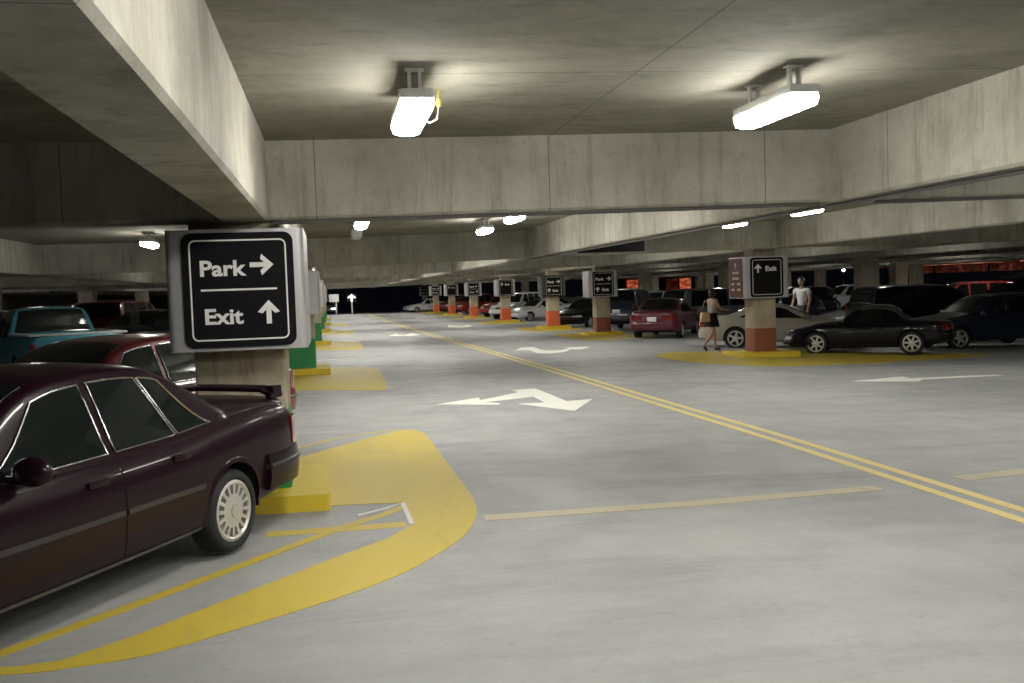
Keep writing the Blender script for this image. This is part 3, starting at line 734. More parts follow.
        shell_patch(bm, g, Vector((0, 0, -1)), 0, .008); obj('rear_window_panel', bm, G, root)
    # ends: outline of the end at a height, parameter t in 0 (centre) .. 1 (side)
    def outline(front, z, depth):
        xe = 0 if front else L; pts = []
        ys = S.side(.001 if front else L-.001, z) if z > S.bot(xe)+.05 else S.wid(xe)*.95
        for i in range(7): y = ys*i/6; pts.append(((-.035 if front else L+.025)+(.035 if front else -.025)*(i/6)**2, y))
        for i in range(1, 13):
            x = depth*(i/12)**1.5; xx = x if front else L-x
            pts.append((xx, S.side(xx, max(z, S.bot(xx)+.08))))
        return pts
    def band(bm, front, t0, t1, z0, z1, off, sd, depth=.7, mi=0, back=.05, nz=4, bulge=0):
        po = outline(front, (z0+z1)/2, depth); cum = [0]
        for a, b in zip(po, po[1:]): cum.append(cum[-1]+math.dist(a, b))
        def at(t):
            s_ = t*cum[-1]
            for i in range(len(po)-1):
                if cum[i+1] >= s_: 
                    f = (s_-cum[i])/max(1e-9, cum[i+1]-cum[i]); p = (po[i][0]+(po[i+1][0]-po[i][0])*f, po[i][1]+(po[i+1][1]-po[i][1])*f)
                    tx, ty = po[i+1][0]-po[i][0], po[i+1][1]-po[i][1]; l = math.hypot(tx, ty); nx, ny = -ty/l, tx/l
                    if not front: nx, ny = ty/l, -tx/l
                    return p, (nx, ny)
            return po[-1], (0, 1)
        N = max(3, int(abs(t1-t0)*18)); secs = []
        for i in range(N+1):
            (px, py), _ = at(abs(t0+(t1-t0)*i/N))
            (ax_, ay_), _ = at(max(0, abs(t0+(t1-t0)*i/N)-.04)); (bx_, by_), _ = at(min(1, abs(t0+(t1-t0)*i/N)+.04))
            tx, ty = bx_-ax_, by_-ay_; l = math.hypot(tx, ty) or 1
            nx, ny = (-abs(ty)/l if front else abs(ty)/l), abs(tx)/l
            if abs(t0+(t1-t0)*i/N) < .03: nx, ny = (-1 if front else 1), 0
            sg = sd*(1 if (t0+(t1-t0)*i/N) >= 0 else -1)
            sec = []
            for o_, z in ((-back, z0), (off*.8, z0+.008), (off+bulge, z0+(z1-z0)*.35), (off+bulge, z0+(z1-z0)*.65), (off*.8, z1-.008), (-back, z1)):
                sec.append(bm.verts.new((X(px+nx*o_), sg*(py+ny*o_), z)))
            secs.append(sec)
        fs = []
        for A, B in zip(secs, secs[1:]):
            for i in range(6): fs.append(bm.faces.new((A[i], A[(i+1) % 6], B[(i+1) % 6], B[i])))
        fs += [bm.faces.new(secs[0]), bm.faces.new(secs[-1][::-1])]
        for f in fs: f.material_index = mi
        bmesh.ops.recalc_face_normals(bm, faces=fs)
    bm = bmesh.new(); band(bm, True, -1, 1, k['bump'][0], k['bump'][1], .045, 1, mi=0, bulge=.015)
    bmesh.ops.remove_doubles(bm, verts=bm.verts, dist=.0005)
    fb = obj('front_bumper', bm, paint, root, sharp=50)
    bm = bmesh.new(); band(bm, False, -1, 1, k['rbump'][0], k['rbump'][1], .03, 1, depth=.62, bulge=.008)
    rb = obj('rear_bumper', bm, paint, root, sharp=50)
    if hi or kn in ('wagon',):
        bm = bmesh.new(); zc = (k['rbump'][0]+k['rbump'][1])/2+.04; band(bm, False, -1, 1, zc-.02, zc+.025, .048, 1, depth=.62); obj('bumper_strip', bm, PLAST, rb)
    for sd in (1, -1):
        bm = bmesh.new(); band(bm, True, .26, .62, k['head'][0], k['head'][1], .012, sd); obj('headlight', bm, emis('lit_headlight', (1, .97, .9), 14) if lit else CLEAR, root, sharp=60)
        bm = bmesh.new(); 
        if kn in ('suv', 'wagon', 'pickup'): band(bm, False, .53, .60, k['tail'][0], k['tail'][1], .012, sd, depth=.6)
        else: band(bm, False, .26, .68, k['tail'][0], k['tail'][1], .012, sd, depth=.6)
        obj('taillight', bm, RED, root, sharp=60)
        # mirror
        xm = k['mirror']; zm = S.belt(xm)+.075; ym = S.side(xm, S.belt(xm)-.01)
        bm = bmesh.new(); bmesh.ops.create_uvsphere(bm, u_segments=16, v_segments=10, radius=1, matrix=Matrix.Translation((X(xm), sd*(ym+.10), zm)) @ Matrix.Diagonal((.065, .115, .075, 1)))
        for v in bm.verts:
            if v.co.x < X(xm)-.02: v.co.x = X(xm)-.02
        box(bm, X(xm)-.02, X(xm)+.04, min(sd*(ym-.05), sd*(ym+.05)), max(sd*(ym-.05), sd*(ym+.05)), zm-.06, zm-.02, bev=.008)
        obj('side_mirror', bm, paint, root, sharp=50)
    bm = bmesh.new(); band(bm, True, -.22, .22, k['head'][0]+.01, k['head'][1]-.01, .006, 1, mi=0); obj('grille', bm, PLAST, root)
    if plate:
        zp = (k['tail'][0]+k['tail'][1])/2-.02 if kn not in ('suv', 'pickup', 'wagon') else .86
        if kn == 'pickup': zp = k['rbump'][0]+.1
        bm = bmesh.new(); xo = -L/2-.033 if kn not in ('pickup', 'roadster') else -L/2-.05
        if kn == 'roadster': zp = .43; xo = -L/2-.10
        if kn == 'pickup': xo = -L/2-.10
        box(bm, xo-.012, xo+.004, -.155, .155, zp-.075, zp+.075, bev=.004); obj('license_plate', bm, PLATE, root)
    # wheels
    R0 = k['wr']
    for ax in k['axles']:
        for sd in (1, -1):
            w = S.wid(ax)-.02; yc = sd*w
            bm = bmesh.new(); rr = R0*.72
            lathe(bm, [(rr, -.02), (rr+.012, -.004), (R0*.80, .004), (R0*.93, -.004), (R0*.985, -.03), (R0, -.06), (R0, -.14), (R0*.97, -.18), (R0*.8, -.2), (rr, -.19), (rr, -.02)], X(ax), yc, R0, 'Y', 40 if hi else 26, 0, sd)
            bmesh.ops.recalc_face_normals(bm, faces=bm.faces)
            wh = obj('wheel', bm, TYRE, root, sharp=50)
            bm = bmesh.new()
            lathe(bm, [(0, -.07), (rr*1.0, -.07)], X(ax), yc, R0, 'Y', 24, 1, sd)
            ns, sw = spokes; rin = rr*(.52 if ns > 10 else .24)
            lathe(bm, [(rr+.002, -.075), (rr+.004, -.008), (rr*.93, -.002), (rr*.86, -.014), (rr*.84, -.06)], X(ax), yc, R0, 'Y', 40 if hi else 24, 0, sd)
            lathe(bm, [(rin+.012, -.05), (rin+.01, -.012), (rin*.8, -.006), (rin*.45, -.002), (rin*.42, .006), (0, .008)], X(ax), yc, R0, 'Y', 24, 0, sd)
            for i in range(ns):
                a = 2*PI*i/ns+.1; ca, sa = math.cos(a), math.sin(a)
                vs = []
                for rad, hw in ((rin*.9, sw*.5*(.9 if ns > 10 else 1.3)), (rr*.9, sw*.5*(1.25 if ns > 10 else .9))):
                    for dy in (-.04, -.010):
                        for s_ in (-1, 1):
                            vs.append(bm.verts.new((X(ax)+ca*rad-sa*hw*s_, yc+sd*dy, R0+sa*rad+ca*hw*s_)))
                for qd in ((0, 1, 5, 4), (2, 6, 7, 3), (0, 4, 6, 2), (1, 3, 7, 5)): 
                    bm.faces.new([vs[j] for j in qd])
            bmesh.ops.recalc_face_normals(bm, faces=bm.faces)
            obj('rim', bm, [rimm, INTERIOR], wh, sharp=40)
    if hi:
        for sd in (1, -1):
            a1, a2 = k['axles']
            for a, b in ((a1+ra+.05, 2.505), (2.535, a2-ra-.04)):
                bm = bmesh.new(); side_patch(bm, lambda v: a, lambda v: b, lambda x: .51, lambda x: .54, .016, 10, 3, sd, 0, .018); obj('side_moulding', bm, plain('moulding', (.035, .03, .033), .35), root)
            bm = bmesh.new(); side_patch(bm, lambda v: a1+ra+.03, lambda v: a2-ra-.02, lambda x: S.bot(x)+.012, lambda x: S.bot(x)+.055, .012, 16, 3, sd, 0, .02); obj('rocker_strip', bm, plain('sill_grey', (.09, .085, .09), .4), root)
            for ax in k['axles']:
                bm = bmesh.new(); g = []
                for i in range(25):
                    t = R(-8+196*i/24); row = []
                    for rad in (ra-.006, ra+.012, ra+.03):
                        x = ax+rad*math.cos(t); z = k['wr']+.01+rad*math.sin(t)
                        row.append(Vector((X(x), sd*(S.side(x, max(z, S.bot(x)+.06))+(.008 if rad < ra+.02 else .001)), z)))
                    g.append(row)
                shell_patch(bm, g, Vector((0, -sd, 0)), 0, .03); obj('arch_lip', bm, paint, root)
    if spoiler:
        bm = bmesh.new(); z0 = S.top(L-.25)
        secs = []
        for i in range(13):
            y = -.66+1.32*i/12; e = abs(y)/.66; zo = z0+.045-(.04 if e > .93 else 0)-.008*e; xo = -L/2+.10+.05*e**3
            secs.append([bm.verts.new((xo+a, y, zo+b)) for a, b in ((-.07, -.01), (-.07, .022), (0, .034), (.10, .014), (.10, -.012))])
        for A, B in zip(secs, secs[1:]):
            for i in range(5): bm.faces.new((A[i], A[(i+1) % 5], B[(i+1) % 5], B[i]))
        bm.faces.new(secs[0]); bm.faces.new(secs[-1][::-1])
        for y in (-.62, .62): box(bm, -L/2+.08, -L/2+.20, y-.035, y+.035, z0-.02, z0+.07)
        bmesh.ops.recalc_face_normals(bm, faces=bm.faces); obj('spoiler', bm, paint, root)
    if 'bed' in k:
        a, b = k['bed']; bm = bmesh.new(); zt_ = S.top(4)+.002
        for y_ in (-.80, .80): box(bm, X(b), X(a), y_-.05, y_+.05, zt_-.02, zt_+.02, bev=.006)
        box(bm, X(b)-.09, X(b)-.01, -.85, .85, zt_-.02, zt_+.02, bev=.006); obj('bed_rail', bm, plain('rail_grey', (.42, .43, .44), .4), root)
    if roofbag:
        bm = bmesh.new(); zr = S.top(3.0)
        bmesh.ops.create_uvsphere(bm, u_segments=24, v_segments=14, radius=1, matrix=Matrix.Translation((X(3.0), 0, zr+.14)) @ Matrix.Diagonal((1.15, .6, .20, 1)))
        for v in bm.verts: v.co.z = max(v.co.z, zr+.01)
        obj('roof_bag', bm, SOFTTOP, root)
    return root
MAROON = carpaint('paint_maroon', (.011, .0025, .0065), .3, .28, .12)
DRED = carpaint('paint_dark_red', (.13, .012, .016)); DREDB = carpaint('paint_red', (.28, .02, .02)); PLUM = carpaint('paint_plum', (.10, .015, .03))
TEAL = carpaint('paint_teal', (.035, .15, .19)); TAN = carpaint('paint_tan', (.36, .33, .27)); BLACKP = carpaint('paint_black', (.004, .004, .006), .28, .35, .15)
NAVY = carpaint('paint_navy', (.012, .017, .032)); SILVER = carpaint('paint_silver', (.5, .52, .55)); WHITEP = carpaint('paint_white', (.72, .73, .74)); GREYP = carpaint('paint_grey', (.14, .15, .16))
make_car('sedan', MAROON, 'dark maroon sedan with chrome window trim parked beside the big Park and Exit sign', (-1.87, 5.66), R(-117.5), True, s=.92, spokes=(16, .022), spoiler=True, plate=True, trim=MAROON)
make_car('sedan', DRED, 'dark red sedan parked just behind the near maroon sedan', (-2.22, 10.13), R(-125), True, s=.92, spokes=(5, .06), trim=PLAST)
make_car('pickup', TEAL, 'teal pickup truck seen from behind at the far left', (-5.25, 19.9), R(117), s=.92, name='pickup_truck', cat='truck')
make_car('suv', DRED, 'red van behind the teal pickup truck', (-5.9, 30.5), R(80), s=.92, name='van', cat='van')
make_car('sedan', BLACKP, 'black sedan between the red van and the big sign\'s left edge', (-4.3, 27.2), R(60))
make_car('wagon', GREYP, 'dim dark wagon at the far left edge beyond the teal pickup', (-8.4, 26.2), R(75))
make_car('sedan', DREDB, 'red car whose tail shows past the second green-banded column', (-2.9, 39.0), R(-125))
make_car('roadster', BLACKP, 'black two-seat roadster with a cloth top and bright alloy wheels', (12.86, 22.48), R(145), s=.955, spokes=(7, .04))
make_car('coupe', TAN, 'tan coupe parked behind the nearest brown-banded column', (12.2, 25.80), R(-28), s=.92, spokes=(5, .06))
make_car('wagon', NAVY, 'dark navy wagon at the right edge, behind the black roadster\'s tail', (17.5, 24.5), R(180), s=.98, spokes=(5, .06))
make_car('suv', BLACKP, 'black sport utility vehicle with long reflective side windows behind the tan coupe', (18.25, 28.3), R(0), name='sport_utility_vehicle', cat='suv')
make_car('sedan', GREYP, 'car with lit headlights at the far left end of the aisle', (-.4, 104), R(-90), lit=True)
make_car('suv', BLACKP, 'black sport utility vehicle with a roof bag at the right edge', (23.3, 30.9), R(180), name='sport_utility_vehicle', cat='suv', roofbag=True)
make_car('sedan', SILVER, 'silver sedan with a bright windshield left of the black reflective vehicle', (19.4, 33.6), R(190))
make_car('sedan', PLUM, 'plum red sedan seen from behind with a white license plate', (11.7, 34.0), R(59))
make_car('suv', NAVY, 'tall dark blue vehicle between second brown-banded column and plum sedan', (12.6, 41.4), R(60), name='sport_utility_vehicle', cat='suv')
make_car('sedan', BLACKP, 'black car with its nose beside the dark-framed sign', (12.2, 46.9), R(228))
make_car('sedan', GREYP, 'grey car behind the black car near the dark-framed sign', (15.2, 52.6), R(228))
make_car('sedan', WHITEP, 'white sedan facing the aisle between the first two orange-banded columns', (12.8, 61.0), R(205))
make_car('suv', WHITEP, 'white van beside the second orange-banded column', (12.4, 66.6), R(230), name='van', cat='van')
make_car('suv', DREDB, 'red vehicle between second and third orange-banded columns', (12.9, 73.6), R(225), name='van', cat='van')
make_car('suv', DREDB, 'red vehicle between third and fourth orange-banded columns', (12.2, 88.0), R(225), name='van', cat='van')
make_car('suv', DRED, 'dark red vehicle at the farthest orange-banded columns', (12.6, 100.5), R(225), name='van', cat='van')
make_car('sedan', WHITEP, 'white car at the far end of the aisle', (9.7, 103.2), R(195))
make_car('suv', GREYP, 'grey sport utility vehicle behind the walking woman', (15.3, 38.3), R(20), name='sport_utility_vehicle', cat='suv')
make_car('pickup', WHITEP, 'white pickup truck in the far rows above the black vehicles', (25.6, 42.0), R(185), name='pickup_truck', cat='truck')
k_ = 0
for (x, y, kn, pm, desc) in ((21.6, 37.6, 'sedan', BLACKP, 'black sedan'), (27.6, 37.2, 'wagon', SILVER, 'silver wagon'), (20.6, 44.4, 'wagon', NAVY, 'navy wagon'), (30.5, 44.5, 'suv', DREDB, 'red sport utility vehicle'),
        (17.6, 50.2, 'sedan', SILVER, 'silver sedan'), (24.6, 51.2, 'suv', BLACKP, 'black sport utility vehicle'), (33.2, 52.2, 'sedan', WHITEP, 'white sedan'), (18.4, 57.0, 'suv', GREYP, 'grey sport utility vehicle'),
        (26.2, 60.3, 'sedan', DRED, 'dark red sedan'), (20.2, 66.5, 'wagon', BLACKP, 'black wagon'), (34.5, 62.8, 'suv', SILVER, 'silver sport utility vehicle'), (24.0, 74.0, 'sedan', NAVY, 'navy sedan'), (17.6, 80.0, 'sedan', BLACKP, 'black sedan'), (30.0, 80, 'suv', BLACKP, 'black sport utility vehicle')):
    make_car(kn, pm, '%s in the crowded far rows at the right, %s' % (desc, ('nearest rows' if y < 48 else 'middle rows' if y < 62 else 'last rows')), (x, y), R(180+18*math.sin(x*3+y)), extras=False, group='cars in the far rows on the right', name='car')
#CARS_END
hp = thing('hanging_sign', 'dark hanging sign panel below the ceiling between the middle beam and the nearest brown-banded column', 'sign', (5.32, 18.6, 0))
bm = bmesh.new(); box(bm, -.66, .66, -.05, .05, 2.24, 2.62, bev=.01); obj('panel', bm, SBLACK, hp)
bm = bmesh.new(); tube(bm, [(-.45, 0, 2.61), (-.45, 0, 2.835)], .012); obj('hanger', bm, DARKSTEEL, hp)
bm = bmesh.new(); tube(bm, [(.45, 0, 2.61), (.45, 0, 2.845)], .012); obj('hanger', bm, DARKSTEEL, hp)
# ------------------------------------------------------------------ people
SKIN = plain('skin', (.42, .24, .16), .5); HAIR = plain('dark_hair', (.02, .013, .01), .5); EYE = plain('eye_dark', (.02, .015, .012), .2)
def skinned(chains, levels=1):
    """chains: lists of (x,y,z,r); the first point of the first chain is the root; shared points are welded"""
    bm = bmesh.new(); lay = bm.verts.layers.skin.verify(); seen = {}
    def V(p):
        key = tuple(round(c, 4) for c in p[:3])
        if key not in seen:
            v = bm.verts.new(p[:3]); rr = p[3] if not isinstance(p[3], tuple) else p[3]
            v[lay].radius = rr if isinstance(rr, tuple) else (rr, rr); seen[key] = v
        return seen[key]
    first = None
    for ch in chains:
        vs = [V(p) for p in ch]
        if first is None: first = vs[0]; first[lay].use_root = True
        for a, b in zip(vs, vs[1:]): bm.edges.new((a, b))
    me = bpy.data.meshes.new('sk'); bm.to_mesh(me); bm.free()
    o = bpy.data.objects.new('sk', me); C.objects.link(o)
    md = o.modifiers.new('s', 'SKIN'); md.use_smooth_shade = True
    sb = o.modifiers.new('u', 'SUBSURF'); sb.levels = sb.render_levels = levels
    dg = bpy.context.evaluated_depsgraph_get(); m2 = bpy.data.meshes.new_from_object(o.evaluated_get(dg))
    bpy.data.objects.remove(o); bpy.data.meshes.remove(me)
    out = bmesh.new(); out.from_mesh(m2); bpy.data.meshes.remove(m2); return out
def merge(dst, src):
    me = bpy.data.meshes.new('m'); src.to_mesh(me); src.free(); dst.from_mesh(me); bpy.data.meshes.remove(me)
def hand(wrist, d, side):
    """palm and five bent fingers growing from the wrist along d"""
    w = Vector(wrist); d = Vector(d).normalized(); s = d.cross(Vector((0, 0, 1)));
    if s.length < .1: s = Vector((1, 0, 0))
    s.normalize(); n = s.cross(d)
    P = w+d*.05
    ch = [[(*w, .02), (*P, (.034, .016)), (*(P+d*.035), (.03, .014))]]
    out = skinned(ch, 1)
    for i, ln in enumerate((.060, .072, .066, .050)):
        b = P+d*.03+s*(-.027+.018*i); m = b+d*ln*.5-n*.004; e = b+d*ln*.85-n*.022
        merge(out, skinned([[(*b, .0085), (*m, .008), (*e, .0065)]], 1))
    b = w+d*.03+s*.026*side; merge(out, skinned([[(*b, .011), (*(b+d*.03+s*.022*side), .009), (*(b+d*.055+s*.026*side-n*.01), .007)]], 1))
    return out
def head(c, r=.098):
    bm = bmesh.new(); bmesh.ops.create_uvsphere(bm, u_segments=28, v_segments=20, radius=1, matrix=Matrix.Identity(4))
    for v in bm.verts:
        x, y, z = v.co
        w = 1 if z > -.1 else 1-.32*min(1, (-z-.1)/.9)          # narrowing to the chin
        nx = x*(.98 if x > 0 else 1.05)
        if x > .8 and abs(y) < .16 and -.35 < z < .12: nx += .16*(1-abs(y)/.16)*(1-abs(z+.18)/.3 if abs(z+.18) < .3 else 0)
        if x > .75 and abs(abs(y)-.33) < .16 and .0 < z < .22: nx -= .06
        if x > .6 and abs(y) < .3 and -.62 < z < -.5: nx += .03
        v.co = Vector((c[0]+nx*r*.92, c[1]+y*r*.76*w, c[2]+z*r*1.17))
    for s in (1, -1): bmesh.ops.create_uvsphere(bm, u_segments=8, v_segments=6, radius=1, matrix=Matrix.Translation((c[0]-.005, c[1]+s*r*.78, c[2]-.01)) @ Matrix.Diagonal((.018, .009, .03, 1)))
    return bm
def person(label, loc, rz, J, top_col, low, hair='long', scale=1.0, name='person', bag=False, sleeves=.5):
    t = thing(name, label, 'person', (loc[0], loc[1], loc[2]), rz); t.scale = (scale,)*3
    pel, ch, nk, hd = J['pelvis'], J['chest'], J['neck'], J['head']
    chains = [[(*pel, (.13, .10)), (pel[0]*.5+ch[0]*.5, 0, pel[2]*.5+ch[2]*.5, (.115, .085)), (*ch, (.14, .095)), (*nk, .05), (hd[0], hd[1], hd[2]-.07, .045)]]
    for s in ('l', 'r'):
        chains.append([(*ch, (.14, .095)), (*J['sh'+s], .052), (*J['el'+s], .038), (*J['wr'+s], .024)])
        chains.append([(*pel, (.13, .10)), (*J['hip'+s], .085), (*J['kn'+s], .055), (*(Vector(J['kn'+s])*.55+Vector(J['an'+s])*.45), .05), (*J['an'+s], .033), (*J['toe'+s], .028)])
    body = skinned(chains, 2); merge(body, head(hd))
    for s, sg in (('l', 1), ('r', -1)):
        d = Vector(J['wr'+s])-Vector(J['el'+s]); merge(body, hand(J['wr'+s], d, -sg))
    obj('body', body, SKIN, t, sharp=60)
    sh = skinned([[(pel[0], 0, pel[2]-.05, (.150, .118)), (pel[0]*.5+ch[0]*.5, 0, pel[2]*.5+ch[2]*.5, (.132, .102)), (ch[0], ch[1], ch[2], (.158, .112)), (nk[0], nk[1], nk[2]-.04, .065)]] +
        [[(ch[0], ch[1], ch[2], (.158, .112)), (*J['sh'+s], .068), (*(Vector(J['sh'+s]).lerp(Vector(J['el'+s]), sleeves)), .058)] for s in ('l', 'r')], 2)
    obj('shirt', sh, top_col, t, sharp=60)
    if low == 'skirt':
        bm = bmesh.new(); rings = []
        for k in range(9):
            f = k/8; z = pel[2]+.10-.37*f; a, b = .135+.075*f, .15+.05*f-.01*math.sin(f*PI)
            rings.append([bm.verts.new((pel[0]+.01*f+a*(1+.05*math.sin(5*q))*math.cos(q), b*math.sin(q), z)) for q in [2*PI*i/28 for i in range(28)]])
        for A, B in zip(rings, rings[1:]):
            for i in range(28): bm.faces.new((A[i], A[(i+1) % 28], B[(i+1) % 28], B[i]))
        bm.faces.new(rings[0]); bmesh.ops.solidify(bm, geom=bm.faces[:], thickness=.006); bmesh.ops.recalc_face_normals(bm, faces=bm.faces)
        obj('skirt', bm, plain('skirt_black', (.012, .011, .014), .8), t, sharp=60)
    else:
        tr = skinned([[(*pel, (.15, .12))]+[(*J['hipl'], .105), (*J['knl'], .08), (*J['anl'], .062)], [(*pel, (.15, .12)), (*J['hipr'], .105), (*J['knr'], .08), (*J['anr'], .062)]], 2)
        obj('trousers', tr, plain('trousers_dark', (.03, .032, .045), .85), t, sharp=60)
    for s in ('l', 'r'):
        a, b = Vector(J['an'+s]), Vector(J['toe'+s]); dd = (b-a)
        bm = skinned([[(a.x-.03*(1 if dd.x > 0 else 1), a.y, a.z-.045, .036), (*(a.lerp(b, .5)+Vector((0, 0, -.012))), .038), (*(b+dd.normalized()*.03), .030)]], 2)
        obj('shoe', bm, plain('shoe_black', (.015, .013, .013), .4), t, sharp=60)
    bm = bmesh.new(); bmesh.ops.create_uvsphere(bm, u_segments=24, v_segments=16, radius=1, matrix=Matrix.Identity(4))
    for v in bm.verts:
        x, y, z = v.co; x = min(x, .45+.35*max(0, z)); 
        if hair == 'long': z2 = z*1.25 if z > 0 else z*1.75; x2 = x*1.02-.12; 
        else: z2 = max(z, -.35+.5*max(0, x)); z2 = z2*1.22; x2 = x*.98-.10
        if z < 0 and hair == 'long': y *= .9
        v.co = Vector((hd[0]+x2*.112, hd[1]+y*.092, hd[2]+.012+z2*.105))
    obj('hair', bm, HAIR, t, sharp=70)
    for s in (1, -1):
        bm = bmesh.new(); bmesh.ops.create_uvsphere(bm, u_segments=8, v_segments=6, radius=.011, matrix=Matrix.Translation((hd[0]+.078, hd[1]+s*.033, hd[2]+.012))); obj('eye', bm, EYE, t)
    return t
W = dict(pelvis=(0, 0, .93), chest=(.03, 0, 1.27), neck=(.035, 0, 1.43), head=(.06, 0, 1.555),
         shl=(.03, .17, 1.36), ell=(.12, .21, 1.10), wrl=(.33, .19, 1.05), shr=(.03, -.17, 1.36), elr=(.14, -.2, 1.14), wrr=(.38, -.16, 1.10),
         hipl=(0, .09, .88), knl=(.14, .09, .50), anl=(.17, .09, .09), toel=(.30, .10, .035),
         hipr=(0, -.09, .88), knr=(-.02, -.09, .50), anr=(-.30, -.09, .19), toer=(-.24, -.09, .045))
wx, wy = 9.52, 24.2
pw = person('person walking past the tan coupe in a grey short-sleeved top and black skirt', (wx, wy, fz(wx, wy)), R(12), W, plain('top_grey', (.33, .32, .36), .8), 'skirt', 'long', .95)
# shoulder bag carried at the hip: a thing of its own
bt = thing('shoulder_bag', 'tan shoulder bag carried on the walking person\'s hip', 'bag', (wx-.24, wy-.20, fz(wx, wy)+.90), R(12))
bm = bmesh.new(); box(bm, -.15, .13, -.05, .05, -.14, .10, bev=.03)
for v in bm.verts:
    if v.co.z > 0: v.co.x *= .85
obj('bag_body', bm, plain('tan_leather', (.50, .38, .22), .6), bt, sharp=50)
bm = bmesh.new(); tube(bm, [(-.11, 0, .09), (-.07, .02, .22), (.06, .1, .395), (.14, .12, .36), (.13, .05, .2), (.11, 0, .09)], .010, 8); obj('strap', bm, plain('tan_leather', (.5, .38, .22)), bt)
Mn = dict(pelvis=(0, 0, .97), chest=(.01, 0, 1.33), neck=(.02, 0, 1.50), head=(.05, 0, 1.64),
         shl=(.01, .20, 1.43), ell=(.03, .26, 1.15), wrl=(.14, .24, .92), shr=(.01, -.20, 1.43), elr=(-.02, -.27, 1.16), wrr=(.12, -.26, .94),
         hipl=(0, .10, .92), knl=(.03, .11, .50), anl=(0, .11, .09), toel=(.14, .13, .035),
         hipr=(0, -.10, .92), knr=(.03, -.11, .50), anr=(0, -.11, .09), toer=(.14, -.13, .035))
mx, my = 14.0, 28.2
person('person in a white shirt standing behind the tan coupe', (mx, my, fz(mx, my)), R(212), Mn, plain('shirt_white', (.72, .74, .76), .8), 'trousers', 'short', 1.12)
#PEOPLE_END
# ------------------------------------------------------------------ beyond the deck
bm = bmesh.new(); box(bm, -90, 160, -40, 260, -3.2, -3.0); tag(obj('ground', bm, concrete('asphalt_night', (.04, .04, .045), (.06, .06, .06), (.02, .02, .02)), smooth=False), kind='structure')
FACADE = plain('facade_dark', (.10, .07, .055), .8)
def shop(x, y, rz, w, h, label, cols, z=-3.0, D=6):
    t = thing('lit_shop_front', label, 'building', (x, y, z), rz)
    bm = bmesh.new(); box(bm, -w/2, w/2, .3, D, 0, h, bev=.05); obj('wall', bm, FACADE, t)
    bm = bmesh.new(); box(bm, -w/2-.2, w/2+.2, -.9, .3, h-.9, h-.5, bev=.03); obj('canopy', bm, plain('canopy_red', (.5, .1, .05), .5), t)
    n = max(3, int(w/1.6))
    for i in range(n):
        cx = -w/2+(i+.5)*w/n; bm = bmesh.new(); hh = (h-1.4)*random.uniform(.55, 1)
        box(bm, cx-w/n*.42, cx+w/n*.42, .18, .3, h-1.0-hh, h-1.0, bev=.01); obj('shop_window', bm, cols[i % len(cols)], t)
    return t
def glow(name, ca, cb, s, sc=1.5):
    m, nt, b = newmat(name); v = mapping(nt); n = ramp(nt, noise(nt, sc, v, 6, .7), .35, .7)
    nt.links.new(mixer(nt, n, ca, cb), b.inputs['Emission Color']); b.inputs['Base Color'].default_value = (.1, .08, .07, 1)
    nt.links.new(ramp(nt, noise(nt, sc*1.7, v, 6, .7), .35, .75, s*.05, s), b.inputs['Emission Strength']); return m
GO = glow('glow_orange', (.8, .06, .02), (1, .35, .15), .75); GO2 = glow('glow_amber', (.9, .2, .08), (1, .7, .45), 1.0); GR = glow('glow_red', (.25, .02, .01), (.7, .2, .12), .14); GWm = emis('glow_warm', (1, .8, .6), 2.0)
GD = plain('window_dark', (.01, .01, .015), .1)
shop(37.5, 119, R(-14), 13, 6.2, 'orange-lit shop front outside, seen over the plum sedan', [GR, GO, GD, GO, GO2, GD, GR, GO])
st_ = thing('lit_canopy', 'long orange-lit canopy outside, seen over the black vehicles at the right', 'canopy', (52, 76, -3), R(-80))
bm = bmesh.new(); box(bm, -10, 10, -1.0, 1.2, 5.35, 5.9, bev=.05); obj('canopy_roof', bm, plain('canopy_red', (.5, .1, .05)), st_)
bm = bmesh.new(); box(bm, -9.8, 9.8, -1.06, -1.0, 5.42, 5.66, bev=.01); obj('light_strip', bm, GO2, st_)
bm = bmesh.new(); box(bm, -9.8, 9.8, 1.0, 1.1, 4.75, 5.35, bev=.01); obj('back_panel', bm, GR, st_)
for a in (-9, -3, 3, 9):
    bm = bmesh.new(); lathe(bm, [(0, 0), (.1, 0), (.1, 5.4), (0, 5.4)], a, 0, 0, 'Z', 12); obj('post', bm, PIPE, st_)
LAMP = emis('street_lamp_glow', (1, .93, .8), 30)
def lamp(x, y, h, label):
    t = thing('street_lamp', label, 'lamp', (x, y, -3.0))
    bm = bmesh.new(); lathe(bm, [(0, 0), (.12, 0), (.06, .4), (.045, h-.1), (0, h-.1)], 0, 0, 0, 'Z', 10); obj('pole', bm, DARKSTEEL, t)
    bm = bmesh.new(); bmesh.ops.create_uvsphere(bm, u_segments=14, v_segments=10, radius=.16, matrix=Matrix.Translation((0, 0, h))); obj('lamp_globe', bm, LAMP, t)
for x, y, h, l in ((16.5, 170, 5.1, 'small white street lamp beyond the far end of the aisle'), (13.6, 150, 4.2, 'lower white street lamp beyond the far end, beside the white car'),
                   (47.0, 128, 5.6, 'street lamp beyond the grey vehicle and the walking person'), (54.5, 116, 5.2, 'street lamp showing behind the white-shirted person'),
                   (61, 112, 5.5, 'street lamp left of the long orange canopy'), (57, 132, 4.4, 'low street lamp beyond the silver sedan')):
    lamp(x, y, h, l)
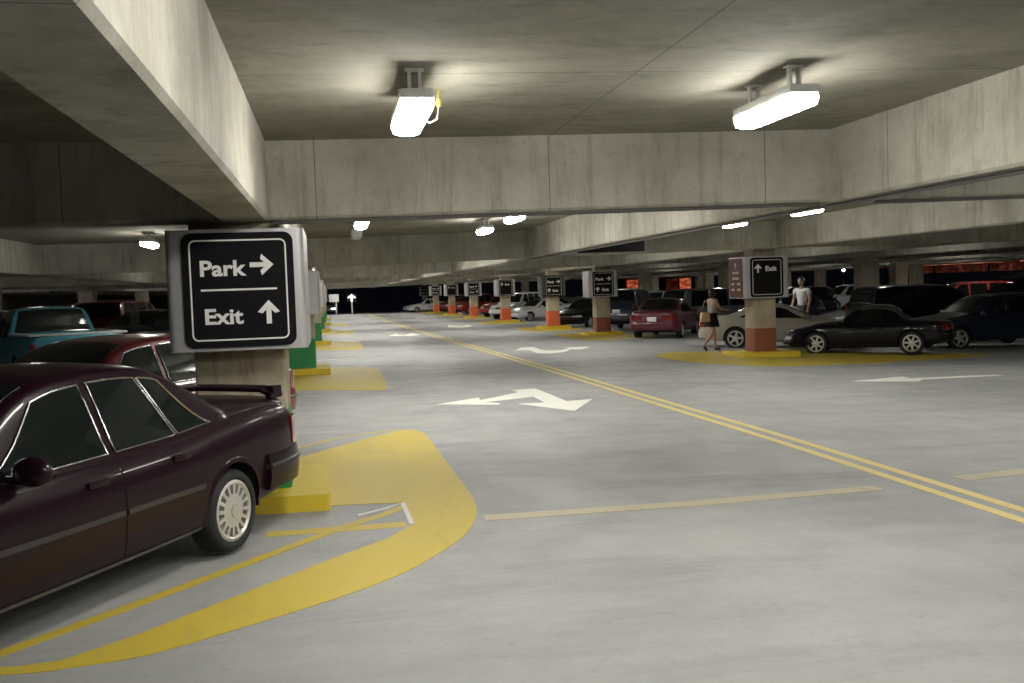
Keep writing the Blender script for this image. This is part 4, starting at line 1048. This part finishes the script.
# signs at the far end of the aisle
for nm, x, y, lbl in (('square', .25, 98, 'blank square grey sign on a post at the far end of the aisle'), ('arrow', 1.95, 98, 'white arrow sign on a post at the far end of the aisle')):
    t = thing('post_sign', lbl, 'sign', (x, y, fz(x, y)))
    bm = bmesh.new(); lathe(bm, [(0, 0), (.07, 0), (.07, 1.55), (0, 1.55)], .2 if nm == 'square' else 0, 0, 0, 'Z', 10); obj('post', bm, ALU, t)
    Mx = FRONT(0, -.06, 1.6)
    bm = bmesh.new(); prism(bm, rrect(.95, .75, .05), -.02, .03, Mx); pnl = obj('panel', bm, plain('panel_grey', (.45, .46, .45), .5) if nm == 'square' else SBLACK, t)
    if nm == 'arrow':
        bm = bmesh.new(); prism(bm, [(x_*1.3, y_) for x_, y_ in arrow_poly(0, .7)], .029, .04, Mx); obj('arrow', bm, emis('lit_arrow', (1, 1, 1), 1.2), pnl, smooth=False)
#OUTSIDE_END
# ------------------------------------------------------------------ camera, world, view
cam = bpy.data.cameras.new('camera'); co = bpy.data.objects.new('camera', cam); C.objects.link(co)
cam.sensor_fit = 'HORIZONTAL'; cam.sensor_width = 36; cam.lens = 36*1000/1024; cam.clip_end = 500
d = Vector((-.181, .0465, -1)).normalized(); u = Vector((-.043, 1, 0)); u = (u-u.dot(d)*d).normalized(); r = d.cross(u)
M3 = Matrix((r, d, u))      # world axes expressed in camera axes -> rows; this maps camera vectors to world
co.matrix_world = Matrix.Translation((0, 0, 1.6)) @ M3.to_4x4()
bpy.context.scene.camera = co
w = bpy.data.worlds.new('night'); bpy.context.scene.world = w; w.use_nodes = True
bg = w.node_tree.nodes['Background']; bg.inputs[0].default_value = (.25, .3, .45, 1); bg.inputs[1].default_value = .004
sc = bpy.context.scene
sc.view_settings.view_transform = 'Standard'; sc.view_settings.look = 'None'; sc.view_settings.gamma = 1; sc.view_settings.exposure = 0.4
sc.view_settings.use_curve_mapping = False
sc.cycles.use_denoising = True; sc.cycles.max_bounces = 8; sc.cycles.diffuse_bounces = 5; sc.cycles.sample_clamp_indirect = 6
